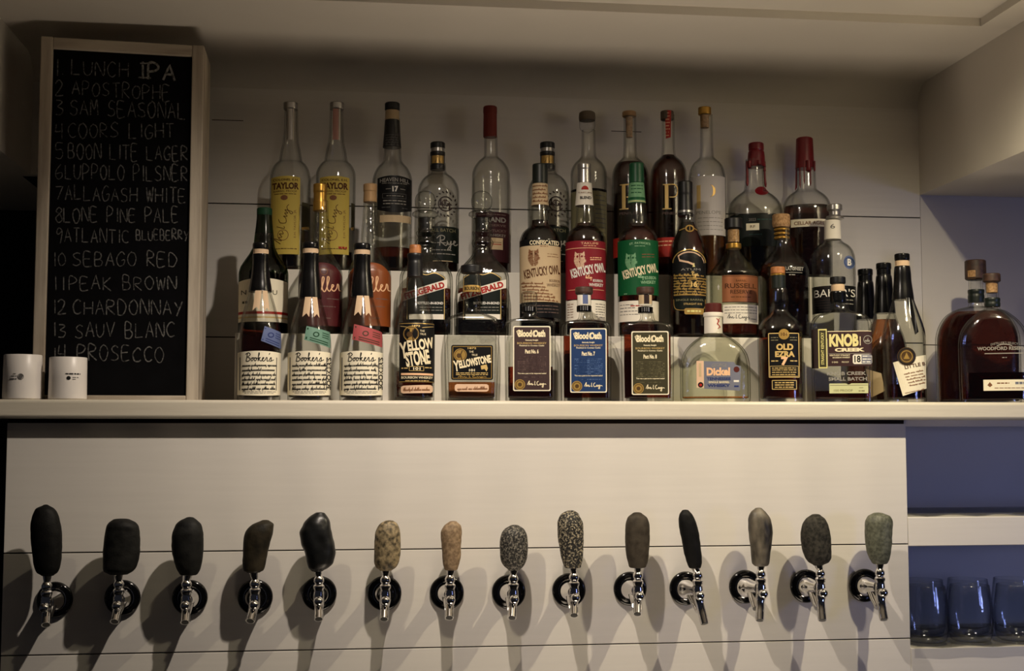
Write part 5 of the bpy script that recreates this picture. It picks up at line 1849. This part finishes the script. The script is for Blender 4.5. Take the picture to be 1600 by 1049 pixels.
# ------------------------------------------------------------------ taps
STONES = [
    ('black basalt stone', 'tall smooth black stone', [(790, 67, 76), (795, 56, 84), (801, 52.5, 89), (822, 48, 95), (843, 48.5, 97), (864, 50.5, 96.5), (885, 53.5, 94), (895, 57.5, 90), (898.5, 63, 85)]),
    ('charcoal slate stone', 'broad charcoal stone with a faint edge', [(812, 177, 202), (817, 170, 212), (824.5, 166, 217), (845, 162.5, 219), (865, 161, 218.5), (886, 161, 213.5), (893, 163, 208), (896.5, 169, 202)]),
    ('charcoal slate stone', 'charcoal stone rounded at upper right', [(809.5, 290, 303), (814, 281, 309), (820, 275, 314), (837, 268.5, 318), (853, 268, 318), (873.5, 271, 316.5), (890, 276.5, 313), (897.5, 281, 309)]),
    ('brown black stone', 'brown black stone leaning right', [(814, 408, 421), (820, 394, 427.5), (833, 382.5, 426.5), (849, 380, 422), (865, 379.5, 418.5), (882, 379, 415), (892, 380.5, 411), (893.5, 384, 408)]),
    ('polished black stone', 'knobbly polished black stone', [(802, 492, 506), (809.6, 481, 513), (820.6, 473, 517), (834, 468, 519), (851, 471, 522.7), (865, 476, 524), (878.5, 479, 521.6), (888, 482, 513), (891.5, 486, 506)]),
    ('tan speckled stone', 'tan and brown speckled stone', [(814.6, 601, 615), (818, 595, 620), (823, 590, 623), (837, 585.5, 626), (856, 584.7, 626), (876, 584.4, 624), (887, 587.4, 619), (890.5, 592, 613.6)]),
    ('sandy pink stone', 'slim sandy pink stone', [(815.7, 702, 714), (822, 693.5, 720), (834, 688.5, 721.6), (851, 689.6, 720.5), (865, 691, 720.5), (881, 692, 717.7), (889.8, 694.5, 715)]),
    ('grey granite stone', 'short oval speckled granite stone', [(821.7, 797, 810.6), (827.5, 788, 819), (840, 782, 824), (856, 781, 824.7), (873, 782, 823), (884, 786.6, 819), (890.5, 794, 812)]),
    ('coarse granite stone', 'tall coarse black and white granite stone', [(799, 885, 898), (802, 879, 903), (807, 874.4, 906), (820.6, 871, 911), (840, 871.7, 911.6), (859, 875, 911.3), (876, 878, 910), (886.5, 882, 907.5)]),
    ('brown grey stone', 'smooth even brown grey stone', [(802, 989, 1002), (809.6, 980.5, 1011), (823, 977.5, 1014.7), (842.6, 977, 1015), (862, 978, 1013.5), (878.5, 981, 1012), (886, 983, 1009.4)]),
    ('black basalt stone', 'slim black stone slanting left', [(798, 1066, 1076), (805, 1061.4, 1082), (815.6, 1060.5, 1087), (830, 1062.4, 1091), (847, 1065.8, 1093.7), (864, 1069, 1095.6), (878.5, 1073, 1096.6), (887, 1076.5, 1095)]),
    ('swirled grey stone', 'pointed grey stone with pale swirls', [(794.7, 1180, 1190), (801, 1173, 1197), (813.5, 1169.4, 1204), (830, 1170, 1206.7), (849, 1172, 1205.6), (866, 1173.8, 1203), (880.6, 1175.8, 1201.4), (883.5, 1178, 1200)]),
    ('dark pitted stone', 'rounded dark pitted stone', [(804.7, 1268, 1281), (811.4, 1259.4, 1288.7), (824, 1253.5, 1294), (838.7, 1251.6, 1297), (855.5, 1253.5, 1298), (870, 1258, 1298), (878.5, 1263.5, 1295), (882.5, 1270, 1287)]),
    ('green grey stone', 'pale green grey stone', [(802.4, 1364, 1380), (807, 1357, 1390), (817.7, 1352.5, 1394), (832, 1352, 1393), (847, 1353, 1392.7), (862, 1355, 1391), (874, 1359.6, 1389), (880, 1363, 1386.5)]),
]
FL = [(86, 937), (192, 934), (297, 934), (399, 933), (499, 927.5), (600.4, 927), (698, 926), (794.6, 925), (888.5, 922.5), (984, 920), (1071, 919.5), (1163.7, 917), (1259, 916), (1350.5, 915)]
TIP = [(72, 977), (179, 972), (289, 973), (391, 971), (498, 968), (600, 968), (702, 966), (800, 966), (897, 962), (996, 960), (1101, 975), (1187, 970), (1285, 970), (1381, 969)]
COLX = [72.5, 185, 291, 398, 498, 602, 703, 802, 897, 997, 1090.5, 1189, 1282, 1375]
WHERE = ['leftmost tap', 'second tap from the left', 'third tap from the left', 'fourth tap from the left', 'fifth tap from the left', 'sixth tap from the left', 'seventh tap from the left',
         'eighth tap from the left', 'ninth tap from the left', 'fifth tap from the right', 'fourth tap from the right', 'third tap from the right', 'second tap from the right', 'rightmost tap']
YS = YP - 0.058           # plane of body and handle
for k in range(14):
    fp = at(FL[k][0], FL[k][1], YP)
    root = tag(empty('beer_tap', (fp.x, YP, fp.z)), 'beer tap with %s handle, %s' % (STONES[k][1], WHERE[k]), 'beer tap', 'row of stone handled beer taps')
    O = Vector((fp.x, YP, fp.z))
    RX = Matrix.Rotation(math.pi / 2, 4, 'X')        # lathe z axis -> -Y
    mb = MB()
    mb.lathe([(.0305, 0), (.0315, .002), (.0312, .005), (.029, .0075), (.026, .0085), (.024, .0075), (.012, .0078)], 'glossy black plastic', RX, 48)
    mb.build('flange', root, smooth=50)
    bx = at(COLX[k], FL[k][1] + 4, YS).x - O.x           # offset of the body from the flange
    bz = at(600, 930, YS).z - at(600, 927, YP).z
    c0 = Vector((0, -.006, 0))
    c1 = Vector((bx * .85, -.050, bz * .6))
    mb = MB()
    mb.tube([(0, -.002, 0), (0, -.009, 0)], [.0208, .0208], 'chrome', 32)
    mb.tube([Vector((0, -.009, 0)), Vector((0, -.015, 0)), c0 + (c1 - c0) * .35, c0 + (c1 - c0) * .65, c1], [.0200, .0196, .0165, .0130, .0100], 'chrome', 32)
    mb.build('shank', root, smooth=50)
    B0 = Vector((bx, YS - YP, bz))
    mb = MB()
    T = Matrix.Translation(B0)
    mb.lathe([(.006, -.018), (.0086, -.014), (.0095, -.004), (.0090, .004), (.0080, .0085), (.0088, .0105), (.0098, .0130), (.0098, .0165), (.0082, .0185), (.0066, .0200), (.0080, .0215), (.0090, .0235), (.0090, .0280), (.0074, .0312), (.0054, .034)], 'chrome', T, 36)
    mb.build('faucet_body', root, smooth=35)
    mb = MB()
    mb.lathe([(.0082, .0), (.0086, .007), (.0083, .011), (.0068, .0143), (.0036, .0165), (.0005, .0172)], 'chrome', Matrix.Translation(B0 + Vector((0, -.006, -.009))) @ RX, 32)
    mb.build('pivot_knob', root, smooth=45)
    tp = at(TIP[k][0], TIP[k][1], YP - .078) - O
    s0 = B0 + Vector((0, -.002, -.008))
    mid = s0.lerp(tp, .35) + Vector((0, .004, .0))
    mb = MB()
    mb.tube([s0, s0.lerp(mid, .6), mid, mid.lerp(tp, .5), tp], [.0098, .0090, .0078, .0078, .0079], 'chrome', 28)
    w0 = c0 + (c1 - c0) * .42 + Vector((0, 0, -.003))      # the underside of the body slopes from the shank into the spout
    mb.tube([w0, w0.lerp(tp, .35), w0.lerp(tp, .62)], [.0105, .0092, .0070], 'chrome', 24)
    mb.build('spout', root, smooth=45)
    mb = MB()
    dirn = (tp - mid).normalized()
    mb.tube([tp, tp + dirn * .0004], [.0064, .0064], 'glossy black plastic', 24)
    mb.build('spout_opening', root)
    # stone
    mat, desc, outl = STONES[k]
    yb_, xl, xr = outl[-1]
    sm = at((xl + xr) / 2, yb_, YS)
    coll = B0 + Vector((0, 0, .033))
    sb = sm - O
    mb = MB()
    mb.tube([coll, coll.lerp(sb, .5), sb + Vector((0, 0, .004))], [.0054, .0068, .0088], 'chrome', 28)
    o = mb.build('handle_ferrule', root, smooth=45)
    o['label'] = 'tapered chrome ferrule under the stone'
    fl_, fr_ = pchip([(y, a) for y, a, _ in outl]), pchip([(y, c) for y, _, c in outl])
    ys = [outl[0][0] + (outl[-1][0] - outl[0][0]) * (0.5 - 0.5 * math.cos(math.pi * i / 46)) for i in range(47)]
    rings = []
    dep = max(c - a for _, a, c in outl) / 2
    for y in reversed(ys):
        a, c = at(fl_(y), y, YS), at(fr_(y), y, YS)
        hw = (c.x - a.x) / 2
        m = Vector(((a.x + c.x) / 2, YS, (a.z + c.z) / 2)) - O
        rings.append([m + p for p in superring(hw, min(hw * .78, .021), 2.15, 0, 48)])
    # round the two ends
    def close(r, dz, f):
        cc = sum(r, Vector()) / len(r)
        return [cc + (p - cc) * f + Vector((0, 0, dz)) for p in r]
    top = rings[-1]
    bot = rings[0]
    rings = [close(bot, -.0022, .55), close(bot, -.0016, .85)] + rings + [close(top, .0006, .86), close(top, .0011, .62), close(top, .0014, .3)]
    amp = .0016 if k == 4 else .0006
    frq = 70 if k == 4 else 110
    rings = [[p + (p - sum(r, Vector()) / len(r)).normalized() * amp * mnoise.noise((p + Vector((k * 3.1, 0, 0))) * frq) for p in r] for r in rings]
    mb = MB()
    mb.rings(rings, mat)
    o = mb.build('stone_handle', root, smooth=60)
    o['label'] = desc

# ------------------------------------------------------------------ glasses in the lower cubby
zg_ = zc_ + 0.0045


def tumbler(cx, Y, lab):
    p = at(cx, 960, Y)
    s = (p - EYE).dot(FWD) / F
    h = 0.108
    root = tag(empty('glass_tumbler', (p.x, Y, zg_)), lab, 'glass', 'clear tumblers in the cubby')
    r = 36.5 * s * .95
    out = [(r * .72, 0), (r * .86, .003), (r * .96, .016), (r, .040), (r * .99, .062), (r * .93, .085), (r * .86, h)]
    inn = [(a - .0016, max(.011, z)) for a, z in reversed(out)]
    mb = MB()
    mb.lathe(out + [(r * .85, h + .0006)] + inn[:-2] + [(r * .6, .0105)], 'tumbler glass', seg=48)
    mb.build('tumbler_bowl', root, smooth=60)


for cx, Y, lab in [(1447, 2.50, 'clear stemless glass at the left front of the cubby mat'), (1516, 2.50, 'clear stemless glass in the middle front of the cubby mat'),
                   (1589, 2.50, 'clear stemless glass at the right front of the cubby mat, cut by the picture edge')]:
    tumbler(cx, Y, lab)
for cx, lab in [(1443, 'clear stemless glass at the left back of the cubby mat'), (1513, 'clear stemless glass in the middle back of the cubby mat'), (1585, 'clear stemless glass at the right back of the cubby mat')]:
    tumbler(cx, 2.605, lab)


def mat_mesh(name, lab, z0, yf, amp, ph, x0, x1, lift):
    mb = MB()
    n, m = 60, 12
    vs, fs = [], []
    for side in (0, 1):
        for j in range(m + 1):
            v = j / m
            for i in range(n + 1):
                x = x0 + (x1 - x0) * i / n
                y = yf + (YB - 0.03 - yf) * v
                w = amp * max(0, 1 - v * 5) * (0.5 + 0.5 * math.sin((x - x0) * 2 * math.pi / 0.098 + ph))
                drop = lift * max(0, 1 - v * 5)
                vs.append((x, y, z0 + w + drop + (0.0022 if side else 0.0)))
    N = (n + 1) * (m + 1)
    for j in range(m):
        for i in range(n):
            p = j * (n + 1) + i
            fs.append((p, p + n + 1, p + n + 2, p + 1))
            fs.append((N + p, N + p + 1, N + p + n + 2, N + p + n + 1))
    for i in range(n):
        fs.append((i, i + 1, N + i + 1, N + i))
        q = m * (n + 1) + i
        fs.append((q, N + q, N + q + 1, q + 1))
    mb.add(vs, fs, 'clear rubber mat')
    tag(mb.build(name, smooth=60), lab, 'shelf mat')


mat_mesh('shelf_mat', 'clear wavy edged mat under the tumblers in the lower cubby', zc_ + .0003, YP - 0.012, .0035, 1.2, XP1 + .008, XFAR - .02, 0.001)
mat_mesh('shelf_mat', 'clear wavy edged mat curling up over the upper cubby shelf edge', za + .0003, YP + 0.004, .0045, 2.3, XP1 + .008, XFAR - .02, 0.0)
